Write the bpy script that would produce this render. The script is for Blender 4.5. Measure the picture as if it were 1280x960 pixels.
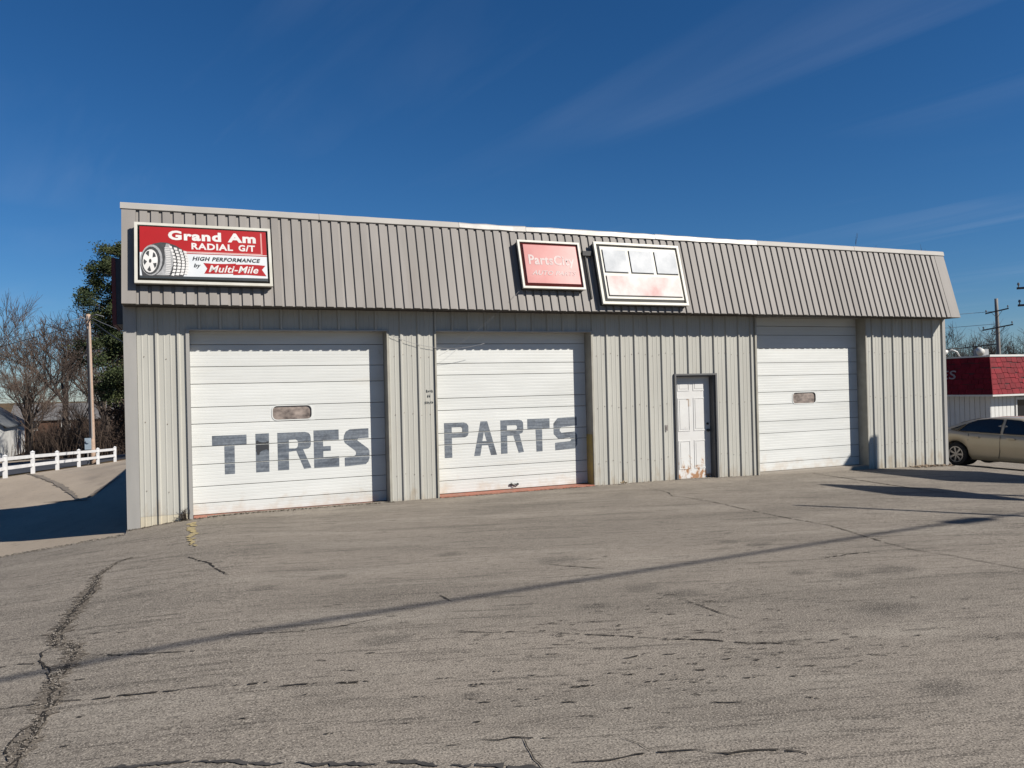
import bpy, bmesh, math, random
from mathutils import Vector, Matrix
from mathutils.geometry import tessellate_polygon

for o in list(bpy.data.objects): bpy.data.objects.remove(o)
scene = bpy.context.scene
COL = scene.collection
R = math.radians

# ------------------------------------------------------------------ camera
CAM_LOC = Vector((0.0, -13.963, 1.966))
YAW, PITCH, ROLL = R(22.408), R(0.345), R(1.3936)
fw = Vector((math.sin(YAW)*math.cos(PITCH), math.cos(YAW)*math.cos(PITCH), math.sin(PITCH)))
rt = Vector((math.cos(YAW), -math.sin(YAW), 0)); up = rt.cross(fw)
cam_d = bpy.data.cameras.new('camera'); cam = bpy.data.objects.new('camera', cam_d); COL.objects.link(cam)
cx = rt*math.cos(ROLL) - up*math.sin(ROLL); cy = rt*math.sin(ROLL) + up*math.cos(ROLL)
m = Matrix.Identity(4)
for i in range(3): m[i][0], m[i][1], m[i][2], m[i][3] = cx[i], cy[i], -fw[i], CAM_LOC[i]
cam.matrix_world = m
cam_d.sensor_width = 36.0; cam_d.lens = 36.0*990.451/1280.0
cam_d.clip_start = 0.05; cam_d.clip_end = 6000
scene.camera = cam

# ------------------------------------------------------------------ light, sky, exposure
SUN_AZ, SUN_EL = R(43.0), R(36.0)                   # azimuth from the facade normal towards +x
S = Vector((math.sin(SUN_AZ)*math.cos(SUN_EL), -math.cos(SUN_AZ)*math.cos(SUN_EL), math.sin(SUN_EL)))
sun_d = bpy.data.lights.new('sun', 'SUN'); sun_d.energy = 5.0; sun_d.angle = R(0.53); sun_d.color = (1.0, 0.945, 0.86)
sun = bpy.data.objects.new('sun', sun_d); COL.objects.link(sun)
sun.rotation_euler = S.to_track_quat('Z', 'Y').to_euler(); sun.location = S*60
world = bpy.data.worlds.new('World'); scene.world = world; world.use_nodes = True
wn, wl = world.node_tree.nodes, world.node_tree.links
wn.clear()
wo = wn.new('ShaderNodeOutputWorld'); bg = wn.new('ShaderNodeBackground'); bg.inputs['Strength'].default_value = 0.05
sky = wn.new('ShaderNodeTexSky'); sky.sky_type = 'NISHITA'; sky.sun_disc = False
sky.sun_elevation = SUN_EL; sky.sun_rotation = math.atan2(S.x, S.y)
sky.altitude = 300; sky.air_density = 1.0; sky.dust_density = 0.0; sky.ozone_density = 10.0
# faint cirrus over the whole sky: noise on the sky plane (direction.xy / direction.z), drawn out into streaks
tc = wn.new('ShaderNodeTexCoord'); sep = wn.new('ShaderNodeSeparateXYZ'); wl.new(tc.outputs['Generated'], sep.inputs[0])
zc = wn.new('ShaderNodeMath'); zc.operation = 'MAXIMUM'; zc.inputs[1].default_value = 0.06; wl.new(sep.outputs['Z'], zc.inputs[0])
dx = wn.new('ShaderNodeMath'); dx.operation = 'DIVIDE'; wl.new(sep.outputs['X'], dx.inputs[0]); wl.new(zc.outputs[0], dx.inputs[1])
dy = wn.new('ShaderNodeMath'); dy.operation = 'DIVIDE'; wl.new(sep.outputs['Y'], dy.inputs[0]); wl.new(zc.outputs[0], dy.inputs[1])
cb = wn.new('ShaderNodeCombineXYZ'); wl.new(dx.outputs[0], cb.inputs[0]); wl.new(dy.outputs[0], cb.inputs[1])
mr0 = wn.new('ShaderNodeMapping'); mr0.inputs['Rotation'].default_value = (0, 0, R(-101)); wl.new(cb.outputs[0], mr0.inputs['Vector'])
mp = wn.new('ShaderNodeMapping'); mp.inputs['Scale'].default_value = (0.20, 1.25, 1); mp.inputs['Location'].default_value = (5.2, 4.4, 0)
wl.new(mr0.outputs[0], mp.inputs['Vector'])
n1 = wn.new('ShaderNodeTexNoise'); n1.inputs['Scale'].default_value = 1.3; n1.inputs['Detail'].default_value = 7; n1.inputs['Roughness'].default_value = 0.55; n1.inputs['Distortion'].default_value = 0.6
wl.new(mp.outputs[0], n1.inputs['Vector'])
n2 = wn.new('ShaderNodeTexNoise'); n2.inputs['Scale'].default_value = 0.45; n2.inputs['Detail'].default_value = 2
wl.new(cb.outputs[0], n2.inputs['Vector'])
r1 = wn.new('ShaderNodeMapRange'); r1.inputs['From Min'].default_value = 0.47; r1.inputs['From Max'].default_value = 0.85; wl.new(n1.outputs['Fac'], r1.inputs['Value'])
r2 = wn.new('ShaderNodeMapRange'); r2.inputs['From Min'].default_value = 0.42; r2.inputs['From Max'].default_value = 0.62; wl.new(n2.outputs['Fac'], r2.inputs['Value'])
mm = wn.new('ShaderNodeMath'); mm.operation = 'MULTIPLY'; wl.new(r1.outputs[0], mm.inputs[0]); wl.new(r2.outputs[0], mm.inputs[1])
ms = wn.new('ShaderNodeMath'); ms.operation = 'MULTIPLY'; ms.inputs[1].default_value = 0.17; wl.new(mm.outputs[0], ms.inputs[0])
mix = wn.new('ShaderNodeMix'); mix.data_type = 'RGBA'; wl.new(ms.outputs[0], mix.inputs['Factor'])
hs = wn.new('ShaderNodeHueSaturation'); hs.inputs['Saturation'].default_value = 1.12; wl.new(sky.outputs[0], hs.inputs['Color'])
wl.new(hs.outputs[0], mix.inputs['A']); mix.inputs['B'].default_value = (6.0, 7.0, 9.0, 1)
wl.new(mix.outputs['Result'], bg.inputs['Color']); wl.new(bg.outputs[0], wo.inputs['Surface'])
scene.view_settings.view_transform = 'Standard'; scene.view_settings.look = 'None'
scene.view_settings.exposure = 0.60; scene.view_settings.gamma = 1.0

# ------------------------------------------------------------------ helpers
def tag(o, label=None, cat=None, group=None, kind=None):
    if label: o['label'] = label
    if cat: o['category'] = cat
    if group: o['group'] = group
    if kind: o['kind'] = kind
    return o
def empty(name, loc=(0, 0, 0), label=None, cat=None, group=None):
    o = bpy.data.objects.new(name, None); COL.objects.link(o); o.location = loc; o.empty_display_size = 0.2
    return tag(o, label, cat, group)
def link(name, me, parent=None, loc=None):
    o = bpy.data.objects.new(name, me); COL.objects.link(o)
    if parent: o.parent = parent
    if loc is not None: o.location = loc
    return o
class MB:
    """collects shapes into one mesh"""
    def __init__(s): s.v = []; s.f = []; s.mi = []
    def add(s, vs, fs, mi=0):
        b = len(s.v); s.v += [tuple(v) for v in vs]
        for f in fs: s.f.append(tuple(b+i for i in f)); s.mi.append(mi)
    def box(s, a, b, mi=0):
        x0, y0, z0 = a; x1, y1, z1 = b
        s.add([(x0,y0,z0),(x1,y0,z0),(x1,y1,z0),(x0,y1,z0),(x0,y0,z1),(x1,y0,z1),(x1,y1,z1),(x0,y1,z1)],
              [(0,3,2,1),(4,5,6,7),(0,1,5,4),(1,2,6,5),(2,3,7,6),(3,0,4,7)], mi)
    def tube(s, pts, rad, n=6, mi=0, caps=True):
        pts = [Vector(p) for p in pts]; rads = rad if isinstance(rad, (list, tuple)) else [rad]*len(pts)
        vs = []; fs = []
        for i, p in enumerate(pts):
            d = (pts[min(i+1, len(pts)-1)] - pts[max(i-1, 0)])
            if d.length < 1e-9: d = Vector((0, 0, 1))
            d.normalize(); a = d.orthogonal().normalized()
            if i and abs(a.dot(pa)) < 0.999:
                a = (pa - d*pa.dot(d));  a = a.normalized() if a.length > 1e-6 else d.orthogonal().normalized()
            pa = a; b = d.cross(a)
            for k in range(n):
                t = 2*math.pi*k/n; vs.append(p + (a*math.cos(t) + b*math.sin(t))*rads[i])
        for i in range(len(pts)-1):
            for k in range(n):
                k2 = (k+1) % n; fs.append((i*n+k, i*n+k2, (i+1)*n+k2, (i+1)*n+k))
        if caps: fs.append(tuple(range(n))[::-1]); fs.append(tuple((len(pts)-1)*n+k for k in range(n)))
        s.add(vs, fs, mi)
    def prism(s, outline, d0, d1, axis='z', mi=0, holes=()):
        """extrude a 2-D outline (with holes) between d0 and d1; axis is the extrusion direction"""
        loops = [list(outline)] + [list(h) for h in holes]
        def P(p, d):
            if axis == 'z': return (p[0], p[1], d)
            if axis == 'y': return (p[0], d, p[1])
            return (d, p[0], p[1])
        flat = [p for l in loops for p in l]; n = len(flat)
        tris = tessellate_polygon([[Vector((p[0], p[1], 0)) for p in l] for l in loops])
        vs = [P(p, d0) for p in flat] + [P(p, d1) for p in flat]
        fs = [tuple(t) for t in tris] + [tuple(n+i for i in reversed(t)) for t in tris]
        b = 0
        for l in loops:
            k = len(l)
            for i in range(k):
                j = (i+1) % k; fs.append((b+i, b+j, n+b+j, n+b+i))
            b += k
        s.add(vs, fs, mi)
    def flat(s, outline, d, axis='z', mi=0, holes=()):
        loops = [list(outline)] + [list(h) for h in holes]; flat = [p for l in loops for p in l]
        tris = tessellate_polygon([[Vector((p[0], p[1], 0)) for p in l] for l in loops])
        P = {'z': lambda p: (p[0], p[1], d), 'y': lambda p: (p[0], d, p[1]), 'x': lambda p: (d, p[0], p[1])}[axis]
        s.add([P(p) for p in flat], tris, mi)
    def mesh(s, name, mats, smooth=False, fix=False):
        me = bpy.data.meshes.new(name); me.from_pydata(s.v, [], s.f)
        mats = mats if isinstance(mats, (list, tuple)) else [mats]
        for mt in mats: me.materials.append(mt)
        for p, i in zip(me.polygons, s.mi): p.material_index = i; p.use_smooth = smooth
        if fix:
            bm = bmesh.new(); bm.from_mesh(me); bmesh.ops.recalc_face_normals(bm, faces=bm.faces); bm.to_mesh(me); bm.free()
        me.update(); return me
    def build(s, name, mats, parent=None, loc=None, smooth=False, fix=True):
        return link(name, s.mesh(name, mats, smooth, fix), parent, loc)

def rrect(x0, x1, y0, y1, r, n=5):
    pts = []
    for cx_, cy_, a0 in ((x1-r, y1-r, 0), (x0+r, y1-r, 90), (x0+r, y0+r, 180), (x1-r, y0+r, 270)):
        for k in range(n+1):
            a = R(a0 + 90*k/n); pts.append((cx_ + r*math.cos(a), cy_ + r*math.sin(a)))
    return pts
def ellipse(cx_, cy_, a, b, n=24, a0=0, a1=360):
    return [(cx_ + a*math.cos(R(a0 + (a1-a0)*k/n)), cy_ + b*math.sin(R(a0 + (a1-a0)*k/n))) for k in range(n + (0 if a1-a0 == 360 else 1))]

# ------------------------------------------------------------------ materials
MATS = {}
ALB = 0.72      # all reflectances sit a little low: the photograph is exposed for them
sc = lambda c: tuple(v*ALB for v in c)
def mat(name, col, col2=None, rough=0.6, metal=0.0, scale=3.0, stretch=(1, 1, 1), lo=0.35, hi=0.65, bump=0.0, bscale=80.0,
        fine=0.0, fscale=60.0, spec=0.5, detail=6, coat=0.0, rvar=0.0, obrand=0.0):
    """Principled surface: two tones mixed by noise in world space, fine grain on top, fine bump"""
    mt = bpy.data.materials.new(name); mt.use_nodes = True; nt = mt.node_tree; N, L = nt.nodes, nt.links
    b = N['Principled BSDF']; b.inputs['Roughness'].default_value = rough; b.inputs['Metallic'].default_value = metal
    b.inputs['Specular IOR Level'].default_value = spec
    if coat: b.inputs['Coat Weight'].default_value = coat; b.inputs['Coat Roughness'].default_value = 0.06
    geo = N.new('ShaderNodeNewGeometry'); mp = N.new('ShaderNodeMapping'); mp.inputs['Scale'].default_value = stretch
    L.new(geo.outputs['Position'], mp.inputs['Vector'])
    no = N.new('ShaderNodeTexNoise'); no.inputs['Scale'].default_value = scale; no.inputs['Detail'].default_value = detail; no.inputs['Roughness'].default_value = 0.6
    L.new(mp.outputs[0], no.inputs['Vector'])
    mr = N.new('ShaderNodeMapRange'); mr.inputs['From Min'].default_value = lo; mr.inputs['From Max'].default_value = hi; L.new(no.outputs['Fac'], mr.inputs['Value'])
    mx = N.new('ShaderNodeMix'); mx.data_type = 'RGBA'; L.new(mr.outputs[0], mx.inputs['Factor'])
    c2 = col2 or tuple(c*0.86 for c in col); mx.inputs['A'].default_value = (*sc(col), 1); mx.inputs['B'].default_value = (*sc(c2), 1)
    out = mx.outputs['Result']
    if fine:
        nf = N.new('ShaderNodeTexNoise'); nf.inputs['Scale'].default_value = fscale; nf.inputs['Detail'].default_value = 3; L.new(geo.outputs['Position'], nf.inputs['Vector'])
        mf = N.new('ShaderNodeMapRange'); mf.inputs['From Min'].default_value = 0.3; mf.inputs['From Max'].default_value = 0.7
        mf.inputs['To Min'].default_value = 1-fine; mf.inputs['To Max'].default_value = 1+fine; L.new(nf.outputs['Fac'], mf.inputs['Value'])
        vm = N.new('ShaderNodeVectorMath'); vm.operation = 'SCALE'; L.new(out, vm.inputs[0]); L.new(mf.outputs[0], vm.inputs['Scale']); out = vm.outputs[0]
    if obrand:
        oi = N.new('ShaderNodeObjectInfo'); mo = N.new('ShaderNodeMapRange'); mo.inputs['To Min'].default_value = 1-obrand; mo.inputs['To Max'].default_value = 1+obrand
        L.new(oi.outputs['Random'], mo.inputs['Value']); vo = N.new('ShaderNodeVectorMath'); vo.operation = 'SCALE'
        L.new(out, vo.inputs[0]); L.new(mo.outputs[0], vo.inputs['Scale']); out = vo.outputs[0]
    L.new(out, b.inputs['Base Color'])
    if rvar:
        rr = N.new('ShaderNodeMapRange'); rr.inputs['To Min'].default_value = max(0, rough-rvar); rr.inputs['To Max'].default_value = min(1, rough+rvar)
        L.new(no.outputs['Fac'], rr.inputs['Value']); L.new(rr.outputs[0], b.inputs['Roughness'])
    if bump:
        nb = N.new('ShaderNodeTexNoise'); nb.inputs['Scale'].default_value = bscale; nb.inputs['Detail'].default_value = 4; L.new(geo.outputs['Position'], nb.inputs['Vector'])
        bp = N.new('ShaderNodeBump'); bp.inputs['Strength'].default_value = bump; bp.inputs['Distance'].default_value = 0.01
        L.new(nb.outputs['Fac'], bp.inputs['Height']); L.new(bp.outputs[0], b.inputs['Normal'])
    MATS[name] = mt; return mt
def chain(mt):
    """nodes, links, principled, socket that feeds its base colour"""
    N, L = mt.node_tree.nodes, mt.node_tree.links; b = N['Principled BSDF']
    return N, L, b, b.inputs['Base Color'].links[0].from_socket
def patch(mt, col, scale, lo, hi, stretch=(1, 1, 1), box=None, detail=6, amount=1.0, loc=(0, 0, 0), rot=0.0):
    """lay patches of another colour (stain, rust, worn paint) over a material; box limits them in world space ((axis, v0, v1) fades in from v0 to v1)"""
    N, L, b, src = chain(mt)
    geo = N.new('ShaderNodeNewGeometry'); mp = N.new('ShaderNodeMapping'); mp.inputs['Scale'].default_value = stretch; mp.inputs['Location'].default_value = loc
    pre = N.new('ShaderNodeMapping'); pre.inputs['Rotation'].default_value = (0, 0, rot); L.new(geo.outputs['Position'], pre.inputs['Vector'])
    L.new(pre.outputs[0], mp.inputs['Vector'])
    no = N.new('ShaderNodeTexNoise'); no.inputs['Scale'].default_value = scale; no.inputs['Detail'].default_value = detail; no.inputs['Roughness'].default_value = 0.62
    L.new(mp.outputs[0], no.inputs['Vector'])
    val = no.outputs['Fac']
    if box:
        sp = N.new('ShaderNodeSeparateXYZ'); L.new(geo.outputs['Position'], sp.inputs[0])
        for ax, v0, v1, wgt in box:
            mr = N.new('ShaderNodeMapRange'); mr.inputs['From Min'].default_value = v0; mr.inputs['From Max'].default_value = v1; mr.inputs['To Max'].default_value = wgt
            L.new(sp.outputs[ax], mr.inputs['Value']); ad = N.new('ShaderNodeMath'); ad.operation = 'ADD'; L.new(val, ad.inputs[0]); L.new(mr.outputs[0], ad.inputs[1]); val = ad.outputs[0]
    mr = N.new('ShaderNodeMapRange'); mr.inputs['From Min'].default_value = lo; mr.inputs['From Max'].default_value = hi; mr.inputs['To Max'].default_value = amount; L.new(val, mr.inputs['Value'])
    mx = N.new('ShaderNodeMix'); mx.data_type = 'RGBA'; L.new(mr.outputs[0], mx.inputs['Factor']); L.new(src, mx.inputs['A']); mx.inputs['B'].default_value = (*sc(col), 1)
    L.new(mx.outputs['Result'], b.inputs['Base Color']); return mt

SPOTS = [(-0.6, -4.64, 0.09), (1.41, -5.35, 0.19), (3.36, -7.66, 0.15), (4.05, -7.29, 0.2), (5.55, -8.86, 0.31), (6.69, -7.88, 0.29), (4.27, -7.64, 0.2), (1.67, -9.11, 0.07), (6.44, -6.15, 0.17), (6.22, -5.85, 0.14), (6.18, -7.8, 0.2), (2.87, -4.86, 0.17), (5.81, -7.52, 0.14), (11.05, -5.76, 0.34), (0.7, -5.51, 0.14), (3.91, -5.79, 0.27), (1.42, -7.74, 0.2), (4.41, -10.33, 0.2)]
def spots(mt, pts, col, amount):
    """old oil spots: soft-edged, noise-broken discs at given places"""
    N, L, b, src = chain(mt); geo = N.new('ShaderNodeNewGeometry'); no = N.new('ShaderNodeTexNoise'); no.inputs['Scale'].default_value = 9; no.inputs['Detail'].default_value = 8; no.inputs['Roughness'].default_value = .7
    L.new(geo.outputs['Position'], no.inputs['Vector']); acc = None
    for (x, y, r_) in pts:
        sb = N.new('ShaderNodeVectorMath'); sb.operation = 'SUBTRACT'; sb.inputs[1].default_value = (x, y, 0); L.new(geo.outputs['Position'], sb.inputs[0])
        ml = N.new('ShaderNodeVectorMath'); ml.operation = 'MULTIPLY'; ml.inputs[1].default_value = (.6/r_, 1.0/r_, 0); L.new(sb.outputs[0], ml.inputs[0])
        le = N.new('ShaderNodeVectorMath'); le.operation = 'LENGTH'; L.new(ml.outputs[0], le.inputs[0])
        mr = N.new('ShaderNodeMapRange'); mr.inputs['From Min'].default_value = 1.15; mr.inputs['From Max'].default_value = .2; L.new(le.outputs['Value'], mr.inputs['Value'])
        if acc is None: acc = mr.outputs[0]
        else:
            mx = N.new('ShaderNodeMath'); mx.operation = 'MAXIMUM'; L.new(acc, mx.inputs[0]); L.new(mr.outputs[0], mx.inputs[1]); acc = mx.outputs[0]
    ml = N.new('ShaderNodeMath'); ml.operation = 'MULTIPLY'; L.new(acc, ml.inputs[0]); L.new(no.outputs['Fac'], ml.inputs[1])
    mr = N.new('ShaderNodeMapRange'); mr.inputs['From Min'].default_value = .16; mr.inputs['From Max'].default_value = .42; mr.inputs['To Max'].default_value = amount; L.new(ml.outputs[0], mr.inputs['Value'])
    mx = N.new('ShaderNodeMix'); mx.data_type = 'RGBA'; L.new(mr.outputs[0], mx.inputs['Factor']); L.new(src, mx.inputs['A']); mx.inputs['B'].default_value = (*sc(col), 1); L.new(mx.outputs['Result'], b.inputs['Base Color'])
asphalt = mat('weathered_asphalt', (0.313, 0.274, 0.23), (0.23, 0.203, 0.172), rough=0.95, scale=0.5, stretch=(.5, 1.2, 1), lo=0.38, hi=0.62, fine=0.0, bump=0.4, bscale=70, spec=0.1)
AR = R(16)
patch(asphalt, (0.165, 0.145, 0.123), 0.9, 0.52, 0.66, stretch=(0.30, 1.5, 1), amount=0.65, rot=AR)
patch(asphalt, (0.115, 0.102, 0.088), 2.2, 0.56, 0.66, stretch=(0.22, 2.0, 1), amount=0.7, rot=AR)
patch(asphalt, (0.39, 0.35, 0.295), 1.1, 0.52, 0.68, stretch=(0.30, 1.4, 1), amount=0.65, loc=(7, 3, 0), rot=AR)
patch(asphalt, (0.41, 0.36, 0.295), 1.3, 0.72, 0.95, stretch=(0.5, 1, 1), amount=0.6, box=[('Y', -4.5, -.3, .3)])
patch(asphalt, (0.085, 0.075, 0.066), 5.0, 0.57, 0.64, stretch=(0.20, 2.6, 1), amount=0.7, loc=(2, 9, 0), rot=AR)
patch(asphalt, (0.085, 0.075, 0.066), 9.0, 0.60, 0.65, stretch=(0.16, 3.0, 1), amount=0.8, loc=(5, 1, 0), rot=AR)
patch(asphalt, (0.13, 0.113, 0.094), 14.0, 0.50, 0.64, stretch=(.6, 1.3, 1), amount=0.5, detail=5, loc=(1, 4, 0))
patch(asphalt, (0.43, 0.38, 0.31), 18.0, 0.54, 0.66, amount=0.4, detail=5, loc=(11, 4, 0))
spots(asphalt, SPOTS, (0.06, 0.055, 0.05), .5)
patch(asphalt, (0.07, 0.062, 0.054), 70.0, 0.51, 0.59, amount=0.75, detail=4)
patch(asphalt, (0.54, 0.48, 0.40), 80.0, 0.54, 0.62, amount=0.75, detail=4, loc=(5, 5, 0))
crack_m = mat('crack_fill', (0.03, 0.026, 0.023), (0.075, 0.066, 0.056), rough=0.95, scale=22, spec=0.1)
stain_m = mat('crack_stain', (0.15, 0.128, 0.105), (0.22, 0.19, 0.155), rough=0.95, scale=9, spec=0.1, bump=.3, bscale=90)
tar_m = mat('tar', (0.045, 0.042, 0.04), (0.09, 0.082, 0.075), rough=0.8, scale=10, spec=0.3)
concrete = mat('drive_concrete', (0.45, 0.375, 0.29), (0.35, 0.29, 0.225), rough=0.9, scale=0.6, stretch=(1, .3, 1), fine=0.10, fscale=40, bump=0.3, bscale=60, spec=0.25)
patch(concrete, (0.24, 0.20, 0.16), 0.7, 0.56, 0.70, stretch=(1, .35, 1), amount=.6)
patch(concrete, (0.20, 0.165, 0.13), 6, 0.60, 0.68, amount=.5)
soil = mat('winter_grass', (0.15, 0.11, 0.06), (0.085, 0.07, 0.035), rough=0.95, scale=0.5, fine=0.4, fscale=6, spec=0.1)
patch(soil, (0.24, 0.13, 0.06), 0.05, 0.48, 0.62, amount=0.8)
street_m = mat('street_asphalt', (0.05, 0.052, 0.06), (0.075, 0.075, 0.08), rough=0.85, scale=0.8, fine=0.15, fscale=30, spec=0.3)
siding = mat('siding_grey', (0.51, 0.50, 0.45), (0.45, 0.44, 0.395), spec=.3, rough=0.5, scale=0.9, stretch=(2.5, 1, .5), bump=0.10, bscale=3, obrand=0.055)
patch(siding, (0.34, 0.27, 0.185), 4.0, 0.66, 0.92, stretch=(1.5, 1, .6), box=[('Z', 0.45, -0.1, 0.32)], amount=0.7)
patch(siding, (0.36, 0.29, 0.21), 2.0, 0.62, 0.72, stretch=(6, 1, .18), amount=0.4, loc=(3, 0, 5))
patch(siding, (0.45, 0.41, 0.35), 1.3, 0.60, 0.75, stretch=(5, 1, .25), amount=0.35)
skirt = mat('siding_skirt', (0.60, 0.55, 0.43), (0.50, 0.44, 0.33), rough=0.5, scale=3)
trim_m = mat('trim_grey', (0.40, 0.385, 0.36), (0.34, 0.33, 0.31), rough=0.45, scale=1.5, stretch=(2, 1, .4), bump=0.05, bscale=5)
jamb_m = mat('jamb_beige', (0.42, 0.40, 0.34), (0.33, 0.31, 0.26), rough=0.55, scale=4)
yellow_m = mat('yellow_paint', (0.52, 0.38, 0.10), (0.40, 0.30, 0.12), rough=0.6, scale=8)
mansard_m = mat('mansard_taupe', (0.325, 0.302, 0.28), (0.27, 0.25, 0.23), rough=0.6, spec=0.22, scale=0.7, stretch=(3, 1, .5), bump=0.10, bscale=4, obrand=0.06)
patch(mansard_m, (0.235, 0.205, 0.18), 2.0, 0.56, 0.78, stretch=(3.5, .6, .35), amount=0.45)
cap_m = mat('cap_beige', (0.47, 0.445, 0.41), (0.40, 0.38, 0.35), spec=.25, rough=0.55, scale=2, stretch=(.5, 1, 1), bump=0.15, bscale=3)
cap_bare = mat('cap_bare_metal', (0.45, 0.44, 0.42), (0.36, 0.345, 0.325), rough=0.5, metal=0.2, spec=.3, scale=3, stretch=(.6, 1, 1), bump=0.35, bscale=4)
soffit_m = mat('soffit_brown', (0.06, 0.05, 0.042), rough=0.8, scale=3)
door_w = mat('door_white', (0.74, 0.75, 0.725), (0.66, 0.67, 0.645), rough=0.45, spec=.3, scale=1.2, stretch=(.5, 1, 2.5), bump=0.25, bscale=2.2, obrand=0.03)
patch(door_w, (0.45, 0.40, 0.32), 7.0, 0.69, 0.80, stretch=(1, 1, .5), amount=0.55, loc=(3, 1, 0))
patch(door_w, (0.62, 0.57, 0.48), 1.6, 0.60, 0.85, stretch=(.5, 1, 2.5), amount=0.4)
patch(door_w, (0.55, 0.43, 0.31), 4.0, 0.74, 1.0, box=[('Z', 0.55, 0.0, 0.35)], amount=0.55)
gasket = mat('dark_gasket', (0.03, 0.03, 0.03), rough=0.7)
pane_m = mat('dirty_pane', (0.46, 0.38, 0.33), (0.10, 0.08, 0.07), rough=0.35, scale=6, stretch=(1, 1, 1.6), lo=0.3, hi=0.7, detail=8)
paint_m = mat('letter_paint', (0.085, 0.105, 0.135), (0.20, 0.225, 0.255), rough=0.65, scale=5, stretch=(.3, 1, 7), lo=0.36, hi=0.66, fine=0.2, fscale=25)
patch(paint_m, (0.045, 0.052, 0.065), 3.0, 0.55, 0.7, stretch=(1, 1, 2), amount=.7, loc=(4, 2, 1))
patch(paint_m, (0.42, 0.43, 0.42), 30, 0.66, 0.74, stretch=(.4, 1, 2), amount=.7)
paint_d = mat('letter_paint_dark', (0.03, 0.033, 0.04), rough=0.6, scale=9)
sill_m = mat('sill_salmon', (0.42, 0.15, 0.095), (0.33, 0.17, 0.12), rough=0.8, scale=4, fine=0.2, fscale=30)
slab_m = mat('concrete_base', (0.33, 0.29, 0.24), rough=0.9, scale=3)
entry_m = mat('entry_door_white', (0.74, 0.74, 0.72), (0.68, 0.67, 0.65), rough=0.5, scale=2)
patch(entry_m, (0.30, 0.12, 0.045), 9, 0.80, 0.84, box=[('Z', 0.70, 0.02, 0.34)], stretch=(1, 1, .7))
patch(entry_m, (0.50, 0.30, 0.16), 9, 0.73, 0.82, box=[('Z', 0.70, 0.02, 0.34)], stretch=(1, 1, .7), amount=0.5)
patch(entry_m, (0.35, 0.28, 0.22), 14, 0.64, 0.70, amount=0.6)
frame_dk = mat('door_frame_dark', (0.12, 0.12, 0.12), rough=0.55)
black_m = mat('black_metal', (0.02, 0.02, 0.02), rough=0.45)
screw_m = mat('screw_rust', (0.16, 0.10, 0.07), rough=0.6)
sign_white = mat('sign_frame_white', (0.66, 0.645, 0.58), (0.57, 0.55, 0.47), spec=.25, rough=0.45, scale=4)
sign_side = mat('sign_side_dark', (0.05, 0.05, 0.05), (0.03, 0.03, 0.03), rough=0.6)
red_m = mat('sign_red', (0.42, 0.012, 0.015), (0.36, 0.010, 0.013), rough=0.4, spec=.25, scale=2)
sign_blue_white = mat('sign_face_white', (0.72, 0.74, 0.75), (0.66, 0.69, 0.71), rough=0.4, spec=.3, scale=3)
text_white = mat('text_white', (0.80, 0.78, 0.75), rough=0.35)
text_black = mat('text_black', (0.03, 0.04, 0.045), rough=0.4)
pink_m = mat('sign_pink', (0.70, 0.33, 0.30), rough=0.4)
rubber_m = mat('tyre_print_dark', (0.035, 0.035, 0.035), (0.06, 0.06, 0.06), rough=0.4, scale=20)
grey_print = mat('tyre_print_grey', (0.30, 0.30, 0.30), (0.42, 0.42, 0.42), rough=0.4, scale=20)
faded = mat('faded_red', (0.40, 0.055, 0.055), (0.50, 0.18, 0.17), rough=0.30, spec=.17, scale=1.7, lo=0.3, hi=0.75)
faded_shaded = mat('faded_red_shaded', (0.20, 0.02, 0.02), rough=0.4)  # the face's red, darkened to paint shade on its rim sides
faded_text = mat('faded_text', (0.62, 0.54, 0.52), (0.52, 0.36, 0.35), rough=0.4, spec=.12, scale=6)
old_white = mat('old_white_face', (0.58, 0.60, 0.62), (0.33, 0.36, 0.39), rough=0.44, spec=.115, scale=2.2, lo=0.4, hi=0.75)
old_pink = mat('old_white_pink_face', (0.58, 0.56, 0.54), (0.46, 0.19, 0.18), rough=0.40, scale=1.9, lo=0.42, hi=0.75, stretch=(1, 1, .8), spec=.13)
fence_m = mat('vinyl_white', (0.80, 0.80, 0.80), rough=0.4, scale=2)
wood_pole = mat('pole_wood', (0.50, 0.36, 0.27), (0.38, 0.27, 0.20), rough=0.9, scale=2, stretch=(4, 4, .3), fine=0.2, fscale=20)
wood_dark = mat('pole_wood_dark', (0.10, 0.085, 0.075), (0.15, 0.13, 0.115), rough=0.9, scale=2, stretch=(4, 4, .3))
pole_grey = mat('pole_grey', (0.30, 0.28, 0.26), (0.22, 0.205, 0.19), rough=0.85, scale=2, stretch=(4, 4, .3))
box_blue = mat('meter_box', (0.30, 0.37, 0.43), rough=0.5)
wire_m = mat('wire', (0.025, 0.025, 0.025), rough=0.6)
wire_lt = mat('wire_light', (0.30, 0.30, 0.31), rough=0.5)
ceramic = mat('insulator', (0.20, 0.19, 0.18), rough=0.3)
bark = mat('bark', (0.08, 0.06, 0.047), (0.12, 0.09, 0.07), rough=0.95, scale=3, obrand=0.2)
twig = mat('twig', (0.08, 0.056, 0.042), (0.12, 0.086, 0.067), rough=0.95, scale=0.6, obrand=0.25)
bark_r = mat('bark_dark', (0.07, 0.055, 0.045), rough=0.95, scale=3, obrand=0.2)
pine_leaf = mat('pine_needles', (0.04, 0.068, 0.022), (0.09, 0.105, 0.03), rough=0.7, scale=0.8, fine=0.3, fscale=7)
oak_leaf = mat('dead_oak_leaves', (0.09, 0.05, 0.03), (0.05, 0.035, 0.025), rough=0.8, scale=1.5)
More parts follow.
